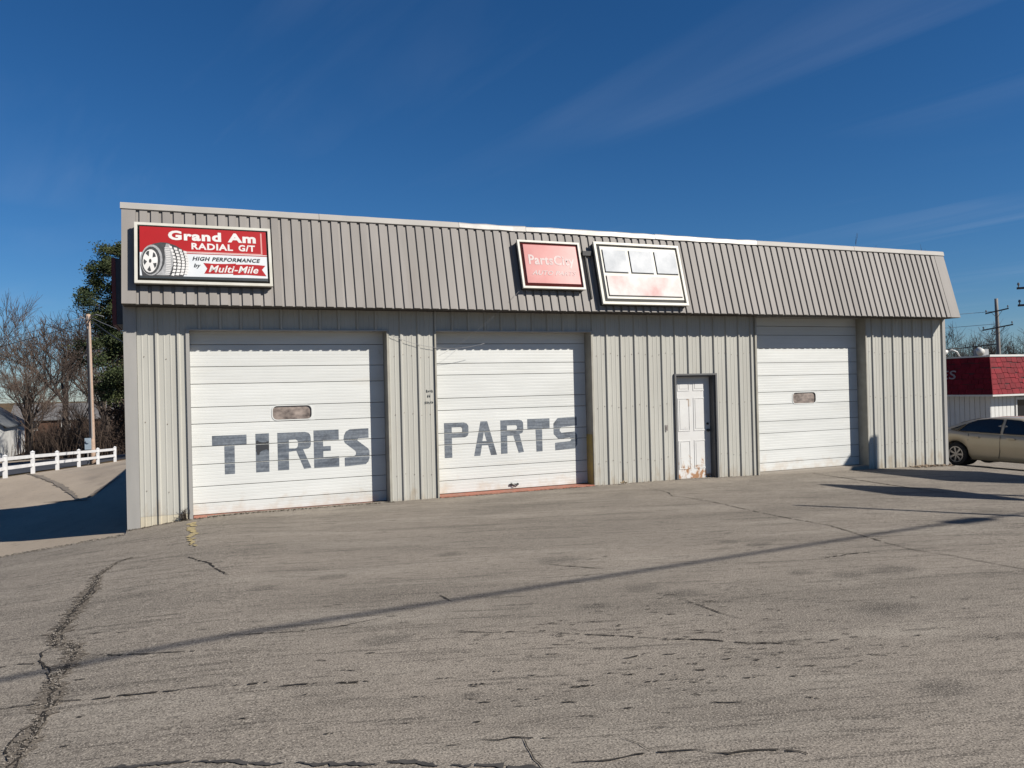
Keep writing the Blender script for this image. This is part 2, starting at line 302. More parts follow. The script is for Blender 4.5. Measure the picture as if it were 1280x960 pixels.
cedar_leaf = mat('cedar_green', (0.03, 0.04, 0.02), (0.05, 0.05, 0.028), rough=0.8, scale=1)
brush_m = mat('brush', (0.075, 0.05, 0.035), (0.12, 0.08, 0.055), rough=0.95, scale=0.5)
house_w = mat('house_white', (0.68, 0.67, 0.64), (0.58, 0.57, 0.55), rough=0.7, scale=3)
roof_g = mat('roof_grey', (0.16, 0.17, 0.18), (0.11, 0.12, 0.13), rough=0.8, scale=2)
roof_l = mat('roof_pale', (0.17, 0.165, 0.165), (0.12, 0.115, 0.115), rough=0.8, scale=2)
brick_dk = mat('brick_brown', (0.10, 0.05, 0.03), rough=0.9, scale=3)
glass_dk = mat('window_dark', (0.02, 0.022, 0.026), rough=0.08, spec=0.6)
shingle_m = mat('red_shingle', (0.22, 0.010, 0.018), (0.15, 0.008, 0.013), spec=.15, rough=0.7, scale=3, obrand=0.16, fine=0.2, fscale=18)
redbase_m = mat('red_roof_base', (0.07, 0.008, 0.01), rough=0.8)
white_b = mat('white_panel', (0.72, 0.72, 0.69), (0.66, 0.65, 0.62), rough=0.5, scale=2)
letter_g = mat('faded_letter', (0.34, 0.27, 0.26), rough=0.6)
car_paint = mat('car_champagne', (0.68, 0.57, 0.40), (0.65, 0.55, 0.38), rough=0.3, metal=0.25, scale=2, coat=0.6)
car_glass = mat('car_glass', (0.012, 0.014, 0.015), rough=0.04, spec=0.7)
tyre_m = mat('tyre_rubber', (0.018, 0.018, 0.018), rough=0.85)
chrome = mat('wheel_alloy', (0.62, 0.62, 0.63), rough=0.22, metal=0.9)
car_trim = mat('car_trim', (0.03, 0.03, 0.033), rough=0.5)
lamp_red = mat('tail_lamp', (0.30, 0.01, 0.012), rough=0.15)
rubble_m = mat('rubble', (0.36, 0.26, 0.17), (0.22, 0.16, 0.11), rough=0.9, scale=6, obrand=0.3)
weed_m = mat('dry_weed', (0.09, 0.06, 0.04), (0.05, 0.04, 0.03), rough=0.9, scale=5)
dirt_m = mat('dirt_line', (0.10, 0.08, 0.055), (0.055, 0.045, 0.032), rough=0.95, scale=7)

# ------------------------------------------------------------------ terrain
def _ip(v, xs, ys):
    if v <= xs[0]: return ys[0]
    for i in range(1, len(xs)):
        if v <= xs[i]:
            t = (v-xs[i-1])/(xs[i]-xs[i-1]); return ys[i-1] + t*(ys[i]-ys[i-1])
    return ys[-1]
def _g0(x, y):
    Lh = _ip(x, (-40, -8, -3.2, -.9, .2), (-.9, -.62, -.5, -.14, 0))*_ip(y, (-16, -8, -.5, 1), (.15, .45, .85, 1))
    Rh = _ip(x, (9, 17.3, 21, 28, 45), (0, -.16, -.62, -1.2, -2.0))*_ip(y, (-16, -6), (.7, 1))
    Bh = _ip(y, (7, 17.6, 31.7, 75, 130), (0, -.05, -.78, -2.9, -3.1))
    return Lh + Rh + Bh
def g(x, y):
    s = 0
    for ax in (-.5, -.17, .17, .5):
        for ay in (-.5, .5): s += _g0(x+ax, y+ay)
    return s/8
def frange(a, b, st):
    n = max(1, round((b-a)/st)); return [a + (b-a)*i/n for i in range(n+1)]
def sheet(name, xs, yfun, ny, mt, dz=0.0, kind='structure', parent=None, label=None):
    """terrain-following sheet: for each x a column of ny+1 points from yfun(x)[0] to yfun(x)[1]"""
    vs = []; fs = []
    for x in xs:
        a, b = yfun(x)
        for j in range(ny+1):
            y = a + (b-a)*j/ny; vs.append((x, y, g(x, y)+dz))
    k = ny+1
    for i in range(len(xs)-1):
        for j in range(ny): fs.append((i*k+j, (i+1)*k+j, (i+1)*k+j+1, i*k+j+1))
    me = bpy.data.meshes.new(name); me.from_pydata(vs, [], fs); me.materials.append(mt)
    for p in me.polygons: p.use_smooth = True
    o = link(name, me, parent); tag(o, kind=kind)
    return o
gx = [-900, -500, -300, -180, -120, -80, -60] + frange(-48, 60, 3.0) + [70, 90, 120, 180, 300, 500, 900]
gy = [-300, -150, -80, -50] + frange(-40, 40, 2.5) + frange(45, 130, 8) + [160, 220, 320, 500, 800, 1400, 2500]
vs = [(x, y, g(x, y)-0.09) for x in gx for y in gy]; k = len(gy)
fs = [(i*k+j, (i+1)*k+j, (i+1)*k+j+1, i*k+j+1) for i in range(len(gx)-1) for j in range(k-1)]
me = bpy.data.meshes.new('ground'); me.from_pydata(vs, [], fs); me.materials.append(soil)
for p in me.polygons: p.use_smooth = True
tag(link('ground', me), kind='structure')
def lot_edge(x): return _ip(x, (-40, -6, -2.7, -1.5, -.95), (1.6, .5, -.05, -.38, -.45))
lot = sheet('parking_lot', frange(-40, -.95, .45) + frange(-.9, 17.4, .4)[0:1], lambda x: (-32, lot_edge(x)), 70, asphalt)
lot_b = sheet('parking_lot', frange(-.9, 17.4, .3), lambda x: (-32, .12), 90, asphalt)
lot_c = sheet('parking_lot', frange(17.4, 60, .6), lambda x: (-32, 30), 90, asphalt)
drive = sheet('driveway', frange(0, 1, 1/34), lambda u: (0, 1), 1, concrete)   # replaced below by a fitted patch
bpy.data.objects.remove(drive)
vs = []; fs = []; nu, nv = 30, 70
for i in range(nu+1):
    for j in range(nv+1):
        y = -1.0 + 46*(j/nv)**1.25; x0 = -9.0 + .168*y; x1 = 2.6; x = x0 + (x1-x0)*i/nu; vs.append((x, y, g(x, y)-0.03))
k = nv+1
fs = [(i*k+j, (i+1)*k+j, (i+1)*k+j+1, i*k+j+1) for i in range(nu) for j in range(nv)]
me = bpy.data.meshes.new('driveway'); me.from_pydata(vs, [], fs); me.materials.append(concrete)
for p in me.polygons: p.use_smooth = True
drive = link('driveway', me); tag(drive, kind='structure')
def strip_along(name, a0, a1, y0, y1, mt, dz):
    vs = []; fs = []; n = 60
    for j in range(n+1):
        y = y0 + (y1-y0)*j/n
        for a in (a0, (a0+a1)/2, a1):
            x = -9.0 + .168*y + a; vs.append((x, y, g(x, y)+dz))
    for j in range(n):
        for i in range(2): fs.append((j*3+i, j*3+i+1, j*3+i+4, j*3+i+3))
    me = bpy.data.meshes.new(name); me.from_pydata(vs, [], fs); me.materials.append(mt); o = link(name, me); tag(o, kind='structure'); return o
strip_along('street', -11.5, -1.2, -30, 110, street_m, -0.05)
strip_along('sidewalk', -14.0, -11.6, -30, 110, concrete, -0.03)

def ribbon(mb, pts, w, rng, dz=0.007, seg=0.035, jag=0.5, base=g, gap=0.0):
    """jagged crack along a polyline on the terrain"""
    P = [Vector((p[0], p[1])) for p in pts]; fine = [P[0]]
    for a, b in zip(P, P[1:]):
        n = max(1, int((b-a).length/seg))
        for i in range(1, n+1): fine.append(a.lerp(b, i/n))
    n = len(fine); vs = []; wob = 0.0; wv = 1.0
    for i, p in enumerate(fine):
        wob = wob*.75 + rng.uniform(-1, 1)*jag*w*.9; wv = wv*.7 + .3*(0.3 + rng.random()*1.4)
        d = (fine[min(i+1, n-1)]-fine[max(i-1, 0)]).normalized(); q = Vector((-d.y, d.x)); t = i/(n-1) if n > 1 else 0
        ww = w*(0.25 + 0.75*min(1, 4*t, 4*(1-t)))*wv*rng.uniform(.7, 1.3); c = p + q*wob
        for sgn in (-1, 1):
            r_ = c + q*sgn*ww*0.5*rng.uniform(.6, 1.4); vs.append((r_.x, r_.y, base(r_.x, r_.y)+dz))
    mb.add(vs, [(2*i, 2*i+1, 2*i+3, 2*i+2) for i in range(n-1) if rng.random() >= gap])
CR = {
 'big': ([(-0.64,-2.66),(-0.81,-2.79),(-1.0,-3.46),(-0.99,-4.15),(-1.03,-4.76),(-1.05,-5.41),(-1.09,-5.97),(-1.03,-6.35),(-0.9,-6.49),(-0.86,-6.69),(-0.89,-7.1),(-0.94,-7.4),(-0.89,-7.6),(-0.88,-7.88),(-0.9,-8.18),(-0.91,-8.42),(-0.93,-8.67),(-0.96,-9.0),(-1.0,-9.6)], .055),
 'bigb': ([(-1.03,-6.35),(-1.12,-6.5),(-1.10,-6.75),(-1.0,-7.0),(-0.95,-7.3)], .012), 'bigc': ([(-0.9,-8.18),(-0.99,-8.3),(-1.02,-8.5),(-0.97,-8.75)], .012), 'bigd': ([(-1.0,-4.15),(-.94,-4.4),(-.96,-4.7),(-1.03,-4.95)], .012),
 'big2': ([(-0.94,-7.4),(-1.02,-7.07),(-1.07,-6.85),(-1.26,-6.71),(-1.6,-6.69)], .012),
 'l1': ([(-1.5,-7.7),(-1.18,-7.77),(-0.86,-7.83),(-0.58,-7.97),(-0.32,-8.05),(0.0,-8.13),(0.17,-8.19)], .013),
 'l1b': ([(0.25,-8.24),(0.49,-8.29)], .013), 'l1c': ([(0.52,-8.4),(0.79,-8.48)], .014), 'l1d': ([(0.9,-8.53),(1.15,-8.6)], .016),
 'l2': ([(-0.86,-6.73),(-0.56,-7.0),(-0.3,-7.15),(-0.04,-7.27),(0.26,-7.41)], .010),
 'l3': ([(0.15,-6.96),(0.49,-7.1),(0.84,-7.2),(1.15,-7.22),(1.56,-7.14)], .010),
 'c1': ([(-0.05,-3.23),(0.12,-3.66),(0.23,-3.9),(0.27,-4.28),(0.41,-4.74)], .018),
 'm1': ([(2.67,-8.18),(2.92,-8.37),(3.12,-8.5),(3.35,-8.69),(3.64,-8.87)], .012),
 'm2': ([(1.98,-7.78),(2.22,-7.95),(2.53,-8.08)], .010), 'm3': ([(2.23,-6.52),(2.23,-6.69),(2.25,-6.9)], .012),
 'm4': ([(1.47,-9.75),(1.59,-9.8),(1.66,-9.8),(1.72,-9.84),(1.81,-9.89),(1.9,-9.92)], .012),
 'm5': ([(1.72,-9.84),(1.69,-9.96),(1.67,-10.11),(1.67,-10.2),(1.7,-10.5)], .008), 'm6': ([(3.66,-5.92),(3.9,-6.18),(4.16,-6.45)], .012),
 'm7': ([(2.21,-10.07),(2.26,-10.18),(2.27,-10.28)], .006), 'm8': ([(1.79,-10.22),(1.99,-10.28),(2.12,-10.29),(2.26,-10.3),(2.53,-10.4)], .012),
 'm10': ([(2.77,-8.93),(2.92,-8.97),(3.12,-8.93)], .010),
 'r1': ([(8.21,-0.12),(8.11,-1.69),(7.92,-2.06),(8.02,-2.44),(8.08,-3.12),(8.0,-4.21),(8.01,-4.88),(8.06,-5.65),(7.91,-6.22),(7.8,-6.67),(7.69,-7.21),(7.79,-7.65),(7.82,-8.1),(7.87,-8.45),(7.9,-9.5)], .013),
 'r2': ([(12.81,-0.24),(12.68,-1.59),(12.52,-2.73),(12.38,-3.97)], .025),
 'r3': ([(3.32,-8.69),(3.53,-8.79),(3.7,-8.92),(3.87,-9.07),(4.05,-9.17),(4.22,-9.3)], .014),
 'r4': ([(2.5,-10.4),(2.62,-10.5),(2.76,-10.52),(2.89,-10.56),(2.98,-10.63),(3.04,-10.74)], .012),
 'r5': ([(4.16,-7.84),(4.18,-8.05),(4.19,-8.3),(4.24,-8.56)], .010), 'r6': ([(6.35,-7.12),(6.9,-7.11),(7.42,-7.15)], .012),
 'r7': ([(2.95,-9.89),(3.05,-9.95),(3.14,-9.97)], .014),
}
rng = random.Random(4)
for nm, (pts, w) in CR.items():
    if w > .02:
        mb = MB(); ribbon(mb, pts, w*2.4, rng, dz=.0045, gap=.10, jag=.15, seg=.02); mb.build('crack_edge', stain_m, lot_b, fix=False)
    mb = MB(); ribbon(mb, pts, w*(.62 if w > .02 else 1.25), rng, gap=.10 if w > .02 else .15)
    if w > .03: ribbon(mb, [(p[0]+.03, p[1]) for p in pts], w*.3, rng, gap=.4, dz=.0072)
    mb.build('crack', crack_m, lot_b, fix=False)
# thick tar line in the foreground, in lengths
for pts in ([(-.45,-9.12),(-.22,-9.22),(-.02,-9.30)], [(0.0,-9.31),(.10,-9.36),(.3,-9.49),(.46,-9.58)], [(.5,-9.6),(.67,-9.67),(.79,-9.75),(.9,-9.80)], [(.95,-9.81),(1.05,-9.86),(1.19,-9.95)], [(1.25,-9.97),(1.47,-10.1),(1.75,-10.25)]):
    mb = MB(); ribbon(mb, pts, .035, rng, seg=.02, jag=.35, gap=.05); mb.build('tar_line', tar_m, lot_b, fix=False)
# short dark dashes worn into the paving ridges
mb = MB()
for i in range(420):
    x = rng.uniform(-1.5, 7.5); y = rng.uniform(-10.2, -2.5)
    if rng.random() < .55: x = rng.uniform(1.5, 5); y = rng.uniform(-9.8, -7.6)
    l = rng.uniform(.02, .13); a = rng.uniform(-.3, .1) - .3
    ribbon(mb, [(x, y), (x+l*math.cos(a), y+l*math.sin(a))], rng.uniform(.005, .013), rng, seg=.012, dz=.0065, gap=.15)
tag(mb.build('surface_chips', crack_m, lot_b, fix=False), kind='stuff')
# loose crumbs of aggregate lying along the wide crack and over the lot
mb = MB()
def crumb(mb, x, y, z, s, rng):
    vs = [(x+rng.uniform(-1, 1)*s, y+rng.uniform(-1, 1)*s, z+rng.uniform(0, .9)*s) for _ in range(5)]
    mb.add(vs, [(0,1,2),(0,2,3),(0,3,1),(4,2,1),(4,3,2),(4,1,3)])
bp = CR['big'][0]
for i in range(1500):
    k = rng.randrange(len(bp)-1); t = rng.random(); x = bp[k][0]*(1-t)+bp[k+1][0]*t+rng.gauss(0, .04); y = bp[k][1]*(1-t)+bp[k+1][1]*t+rng.gauss(0, .03)
    crumb(mb, x, y, g(x, y)+.008, rng.uniform(.003, .011), rng)
for i in range(900):
    x = rng.uniform(-4, 12); y = rng.uniform(-11, -.3); crumb(mb, x, y, g(x, y)+.004, rng.uniform(.003, .009), rng)
tag(mb.build('loose_stones', mat('crumb', (0.36, 0.32, 0.27), (0.16, 0.14, 0.12), rough=.9, scale=30), fix=False), 'loose asphalt crumbs scattered over the parking lot', 'gravel', kind='stuff')
for pts, w in (([(-5.62,20.6),(-4.55,16.6),(-3.83,14.11),(-3.22,11.59),(-2.66,8.76),(-2.32,6.98)], .22), ([(-1.8,12.06),(-1.97,10.33),(-2.08,8.61),(-2.15,7.78),(-2.23,6.87)], .13), ([(-3.22,8.15),(-2.59,7.39),(-2.32,6.98),(-2.05,6.52)], .10)):
    mb = MB(); ribbon(mb, pts, w*.8, rng, dz=-.012, seg=.15, jag=.08); mb.build('drive_joint', mat('joint_dark', (0.24, 0.20, 0.155), (0.17, 0.14, 0.11), rough=.95, scale=3), drive, fix=False)
# worn yellow stripe by the left corner of the first door
mb = MB()
for i in range(26):
    t = i/26; cx_ = .04+rng.uniform(-.05, .05); cy_ = -.5-2.2*t+rng.uniform(-.04, .04); s = rng.uniform(.03, .075)*(1.1-.5*t)
    pts = [(cx_+s*rng.uniform(.6, 1.2)*math.cos(a), cy_+1.6*s*rng.uniform(.6, 1.2)*math.sin(a)) for a in [k*2*math.pi/7 for k in range(7)]]
    mb.add([(p[0], p[1], g(*p)+.006+.0002*i) for p in pts], [tuple(range(7))])
mb.build('paint_stripe', mat('worn_yellow', (0.46, 0.36, 0.16), (0.36, 0.29, 0.16), rough=.8, scale=12), lot_b, fix=False)

# ------------------------------------------------------------------ the metal shop building
XL, XR = -0.88, 17.275
bld = empty('metal_building', (8.2, 0, 0), 'long tan metal garage building with ribbed walls and three white overhead doors', 'building')
def bpart(mb, name, mts, smooth=False, fix=True, parent=None):
    o = mb.build(name, mts, None, smooth=smooth, fix=fix); p = parent or bld; o.parent = p
    o.matrix_parent_inverse = Matrix.Translation(p.matrix_world.translation if False else -Vector(WORLD[p.name])); return o
WORLD = {bld.name: (8.2, 0, 0)}
def adopt(o, p=None):
    """parent an object placed in world coordinates to a building part that sits at the world origin or to the building"""
    p = p or bld; o.parent = p
    o.matrix_parent_inverse = Matrix.Translation(-Vector(WORLD.get(p.name, (0, 0, 0)))) if p is bld else Matrix.Identity(4)
    return o
OPEN = [(0.077, 3.345, 3.05), (4.262, 7.463, 3.05), (9.437, 10.424, 2.158), (11.541, 14.69, 3.40)]
HEAD = 3.47
# solid core behind the sheets
mb = MB(); x = XL+.012
for a, b, h in OPEN:
    mb.box((x, .005, -.7), (a-.02, .30, HEAD)); mb.box((a-.02, .005, h+.02), (b+.02, .30, HEAD)); x = b+.02
mb.box((x, .005, -.7), (XR-.012, .30, HEAD))
bpart(mb, 'wall', siding)
# ribbed wall sheets
PITCH_W = .325
def rib_profile():
    pts = [(-.034, 0), (-.014, .030), (.014, .030), (.034, 0)]
    for c in (.115, .21):
        pts += [(c-.013, 0), (c-.006, .004), (c+.006, .004), (c+.013, 0)]
    pts += [(PITCH_W-.034, 0)]
    return pts
RP = rib_profile()
def clip_profile(pts, a, b):
    out = []
    for (x0, d0), (x1, d1) in zip(pts, pts[1:]):
        lo_, hi_ = max(x0, a), min(x1, b)
        if hi_-lo_ <= 1e-6: continue
        f = lambda x: d0 + (d1-d0)*(x-x0)/(x1-x0)
        if not out: out.append((lo_, f(lo_)))
        out.append((hi_, f(hi_)))
    return out
wall_cache = {}
def wall_run(x0, x1, z0, z1, anchor, name='wall_panel', mt=None):
    """sheets of one rib pitch each between x0 and x1; anchor is the x of one rib"""
    k0 = math.floor((x0-anchor)/PITCH_W)-1
    for k in range(k0, k0+80):
        r = anchor + k*PITCH_W; pr = clip_profile(RP, x0-r, x1-r)
        if r - .034 > x1: break
        if len(pr) < 2 or pr[-1][0]-pr[0][0] < .012: continue
        key = (round(pr[0][0], 3), round(pr[-1][0], 3), round(z0, 3), round(z1, 3), (mt or siding).name)
        if key not in wall_cache:
            vs = []; fs = []
            for u, d in pr: vs += [(u, -d, z0), (u, -d, z1)]
            for i in range(len(pr)-1): fs.append((2*i, 2*i+2, 2*i+3, 2*i+1))
            me = bpy.data.meshes.new(name); me.from_pydata(vs, [], fs); me.materials.append(mt or siding); wall_cache[key] = me
        o = link(name, wall_cache[key]); o.location = (r, -random.Random(k*7+int(x0*10)).uniform(0, .0015), 0); adopt(o)
wall_run(-.70, .075-.05, .065, HEAD, -.454+.035); wall_run(-.70, .075-.05, -.6, .062, -.454+.035, 'skirt_panel', skirt)
wall_run(3.345+.03, 4.262-.03, -.4, HEAD, 3.572+.035)
wall_run(7.463+.03, 9.437-.025, -.4, HEAD, 7.79+.035); wall_run(10.424+.025, 11.541-.04, -.4, HEAD, 7.79+.035)
wall_run(9.437-.025, 10.424+.025, 2.158+.03, HEAD, 7.79+.035)
wall_run(14.69+.03, XR-.06, -.4, HEAD, 14.89+.035)
wall_run(.075-.05, 3.345+.03, 3.05+.02, HEAD, -.454+.035); wall_run(4.262-.03, 7.463+.03, 3.05+.02, HEAD, 3.572+.035)
# corner trims, opening trims, jambs
mb = MB(); mb.box((XL-.012, -.036, -.7), (XL+.175, -.002, HEAD)); mb.box((XL-.012, -.002, -.7), (XL-.002, .16, HEAD)); bpart(mb, 'corner_trim', trim_m)
mb = MB(); mb.box((XR-.085, -.038, -.7), (XR+.012, -.002, HEAD)); mb.box((XR+.002, -.002, -.7), (XR+.012, .16, HEAD)); bpart(mb, 'corner_trim', trim_m)
for i, (a, b, h) in enumerate(OPEN):
    if i == 2: continue
    e = (.055, .03, 0, .045)[i]; top = h + .02
    mb = MB(); mb.box((a-e, -.034, -.5), (a, -.003, top)); mb.box((a-.012, -.003, -.5), (a, .268, top)); bpart(mb, 'door_jamb', jamb_m if i else trim_m)
    mb = MB(); mb.box((b, -.034, -.5), (b+.034, -.003, top)); mb.box((b, -.003, -.5), (b+.012, .268, top)); bpart(mb, 'door_jamb', jamb_m)
    if i < 3:
        mb = MB(); mb.box((a-e, -.035, h), (b+.034, -.003, h+.022)); mb.box((a, -.003, h), (b, .268, h+.012)); bpart(mb, 'door_head', trim_m)
mb = MB(); mb.box((7.463-.006, .003, -.1), (7.463-.0005, .26, 1.02)); bpart(mb, 'jamb_guard', yellow_m)
mb = MB(); mb.box((4.262+.0005, .003, -.1), (4.262+.006, .2, 1.1)); bpart(mb, 'jamb_guard', yellow_m)
# garage doors
def strip_profile(h):
    """vertical section of one door strip: grooved edges, shallow ribs; (z, depth in)"""
    pts = [(.003, .02), (.004, .004), (.009, 0)]; n = max(2, int(h/.055)); st = (h-.02)/n
    for k in range(1, n):
        z = .010 + st*k; pts += [(z-.006, 0), (z-.002, .0016), (z+.002, .0016), (z+.006, 0)]
    pts += [(h-.009, 0), (h-.005, .004), (h-.004, .02)]
    return pts
strip_cache = {}
def door_strip(x0, x1, z0, z1, parent, yf=.25):
    key = (round(x1-x0, 3), round(z1-z0, 3))
    if key not in strip_cache:
        pr = strip_profile(z1-z0); w = x1-x0; vs = []
        for z, d in pr: vs += [(0, d, z), (w, d, z)]
        fs = [(2*i, 2*i+1, 2*i+3, 2*i+2) for i in range(len(pr)-1)]
        me = bpy.data.meshes.new('door_panel'); me.from_pydata(vs, [], fs); me.materials.append(door_w); strip_cache[key] = me
    o = link('door_panel', strip_cache[key], parent); o.location = (x0, yf, z0); return o
DOORS = {}
def garage_door(i, seams, label, window=None):
    a, b, h = OPEN[i]
    mb = MB(); mb.box((a+.006, .268, seams[0]), (b-.006, .298, min(h+.03, HEAD-.02)))
    d = mb.build('garage_door', gasket); d['label'] = label; d.parent = bld; d.matrix_parent_inverse = Matrix.Translation(-Vector((8.2, 0, 0)))
    for z0, z1 in zip(seams, seams[1:]):
        z1 = min(z1, h+.02)
        if z1-z0 < .02: continue
        if window and z0 < (window[2]+window[3])/2 < z1:
            w0, w1, v0, v1 = window; c0, c1 = w0-.05, w1+.05
            door_strip(a+.004, c0, z0, z1, d); door_strip(c1, b-.004, z0, z1, d)
            mb = MB(); hole = rrect(w0, w1, v0, v1, .075)
            mb.flat([(c0, z0+.004), (c1, z0+.004), (c1, z1-.004), (c0, z1-.004)], .25, 'y', 0, [hole])
            n = len(hole); mb.add([(p[0], .25, p[1]) for p in hole] + [(p[0], .292, p[1]) for p in hole], [(k, (k+1) % n, n+(k+1) % n, n+k) for k in range(n)], 1)
            fo = mb.build('door_panel', [door_w, gasket], d)
            mb = MB(); o2 = rrect(w0-.018, w1+.018, v0-.018, v1+.018, .09); mb.prism(o2, .243, .2497, 'y', 0, [rrect(w0, w1, v0, v1, .075)]); mb.build('window_frame', door_w, d)
            mb = MB(); mb.flat(hole, .266, 'y'); mb.build('window_pane', pane_m, d)
        else: door_strip(a+.004, b-.004, z0, z1, d)
    return d
d1 = garage_door(0, [-.01, .179, .457, .825, 1.125, 1.503, 1.782, 2.169, 2.457, 2.83, 3.12], 'white overhead door lettered TIRES with a small oval-ended window', (1.385, 2.04, 1.53, 1.765))
d2 = garage_door(1, [.03, .271, .497, .944, 1.162, 1.589, 1.815, 2.251, 2.469, 2.84, 3.12], 'white overhead door lettered PARTS without a window')
d3 = garage_door(3, [-.02, .171, .451, .828, 1.094, 1.472, 1.748, 2.117, 2.406, 2.731, 3.03, 3.231, 3.45], 'white overhead door with a small window and no lettering', (12.75, 13.41, 1.475, 1.72))
# painted letters, cut at the strip joints
def letter(d, seams, outline, holes=(), mt=None, off=.0018, box=None):
    if box:
        x0, x1, z0, z1 = box; f = lambda p: (x0+(x1-x0)*p[0], z1-(z1-z0)*p[1]); outline = [f(p) for p in outline]; holes = [[f(p) for p in h] for h in holes]
    bm = bmesh.new(); loops = [outline]+list(holes); flat = [p for l in loops for p in l]
    vv = [bm.verts.new((p[0], .25-off, p[1])) for p in flat]
    for t in tessellate_polygon([[Vector((p[0], p[1], 0)) for p in l] for l in loops]):
        try: bm.faces.new([vv[i] for i in t])
        except ValueError: pass
    for s in seams:
        for e in (-.008, .008):
            bmesh.ops.bisect_plane(bm, geom=bm.verts[:]+bm.edges[:]+bm.faces[:], plane_co=(0, 0, s+e), plane_no=(0, 0, 1))
    bmesh.ops.delete(bm, geom=[f for f in bm.faces if any(abs(f.calc_center_median().z-s) < .0079 for s in seams)], context='FACES')
    me = bpy.data.meshes.new('painted_letter'); bm.to_mesh(me); bm.free(); me.materials.append(mt or paint_m)
    return link('painted_letter', me, d)
s1 = [.179, .457, .825, 1.125, 1.503]; s2 = [.271, .497, .944, 1.162, 1.589]
rect = lambda a, b, c, e: [(a, c), (b, c), (b, e), (a, e)]
letter(d1, s1, [(.397,1.297),(.947,1.297),(.947,1.122),(.752,1.122),(.750,.642),(.588,.642),(.588,1.122),(.397,1.122)])
letter(d1, s1, [(1.092,1.303),(1.314,1.303),(1.310,.643),(1.092,.643)])
letter(d1, s1, [(1.10,1.175),(1.12,1.19),(1.15,1.165),(1.19,1.155),(1.24,1.15),(1.31,1.17),(1.31,1.01),(1.27,1.03),(1.22,1.02),(1.16,.985),(1.15,.94),(1.12,.94),(1.10,1.0)], mt=paint_d, off=.0036)
Rout = [(0,0),(.82,0),(.93,.03),(.985,.09),(1,.17),(1,.34),(.98,.41),(.92,.455),(.76,.47),(1.0,.98),(.78,1.0),(.555,.50),(.33,.52),(.33,1.0),(0,1.0)]
letter(d1, s1, Rout, [[(.34,.20),(.54,.195),(.595,.22),(.61,.27),(.61,.36),(.58,.42),(.52,.435),(.34,.43)]], box=(1.453,2.017,.655,1.302))
letter(d1, s1, [(0,0),(1,0),(1,.27),(.37,.27),(.37,.43),(.67,.43),(.67,.56),(.37,.56),(.37,.72),(1,.72),(1,1),(0,1)], box=(2.066,2.504,.658,1.317))
letter(d1, s1, [(0,.28),(.02,.17),(.10,.06),(.24,.01),(.98,0),(.98,.255),(.58,.265),(.53,.29),(.55,.325),(.95,.545),(1.0,.61),(1.0,.80),(.95,.90),(.85,.97),(.03,1.0),(.03,.765),(.37,.745),(.46,.70),(.48,.645),(.44,.59),(.05,.37)], box=(2.588,3.047,.655,1.318))
letter(d2, s2, [(0,0),(.80,0),(.93,.03),(1,.10),(1,.33),(.95,.40),(.85,.43),(.31,.43),(.31,1),(0,1)], [[(.31,.13),(.68,.13),(.74,.16),(.74,.26),(.69,.295),(.31,.295)]], box=(4.463,4.944,.70,1.352))
letter(d2, s2, [(.31,0),(.60,0),(1,1),(.74,1),(.62,.70),(.35,.70),(.27,1),(0,1)], [[(.45,.30),(.56,.58),(.37,.58)]], box=(5.047,5.513,.706,1.358))
letter(d2, s2, [(0,0),(.80,0),(.93,.03),(.99,.09),(1,.32),(.95,.40),(.82,.43),(1,.98),(.77,1),(.55,.47),(.28,.47),(.28,1),(0,1)], [[(.28,.16),(.66,.16),(.72,.19),(.72,.26),(.67,.30),(.28,.30)]], box=(5.598,6.078,.718,1.362))
letter(d2, s2, [(0,0),(1,0),(1,.31),(.655,.31),(.655,1),(.38,1),(.36,.31),(0,.31)], box=(6.163,6.642,.722,1.366))
letter(d2, s2, [(.18,.02),(1,0),(1,.27),(.33,.3),(.26,.36),(.26,.42),(.33,.47),(.9,.45),(1.0,.55),(1.0,.85),(.9,.97),(.05,1.0),(.05,.77),(.7,.74),(.74,.70),(.74,.66),(.68,.63),(.2,.66),(.0,.5),(.0,.18)], box=(6.727,7.245,.724,1.377))
mb = MB(); mb.box((5.76, .225, .10), (5.94, .249, .125)); mb.box((5.77, .205, .112), (5.80, .226, .15)); mb.box((5.9, .205, .10), (5.93, .226, .14)); mb.tube([(5.78, .21, .14), (5.86, .2, .10), (5.92, .21, .13)], .008, 5); mb.build('handle', black_m, d2)
# thresholds, slab
mb = MB(); mb.box((.085, -.05, -.5), (3.34, .30, -.014)); bpart(mb, 'threshold', sill_m)
mb = MB(); mb.box((4.268, -.05, -.5), (7.46, .30, .024)); bpart(mb, 'threshold', sill_m)
mb = MB(); mb.box((11.545, -.03, -.5), (14.686, .30, -.022)); bpart(mb, 'threshold', slab_m)
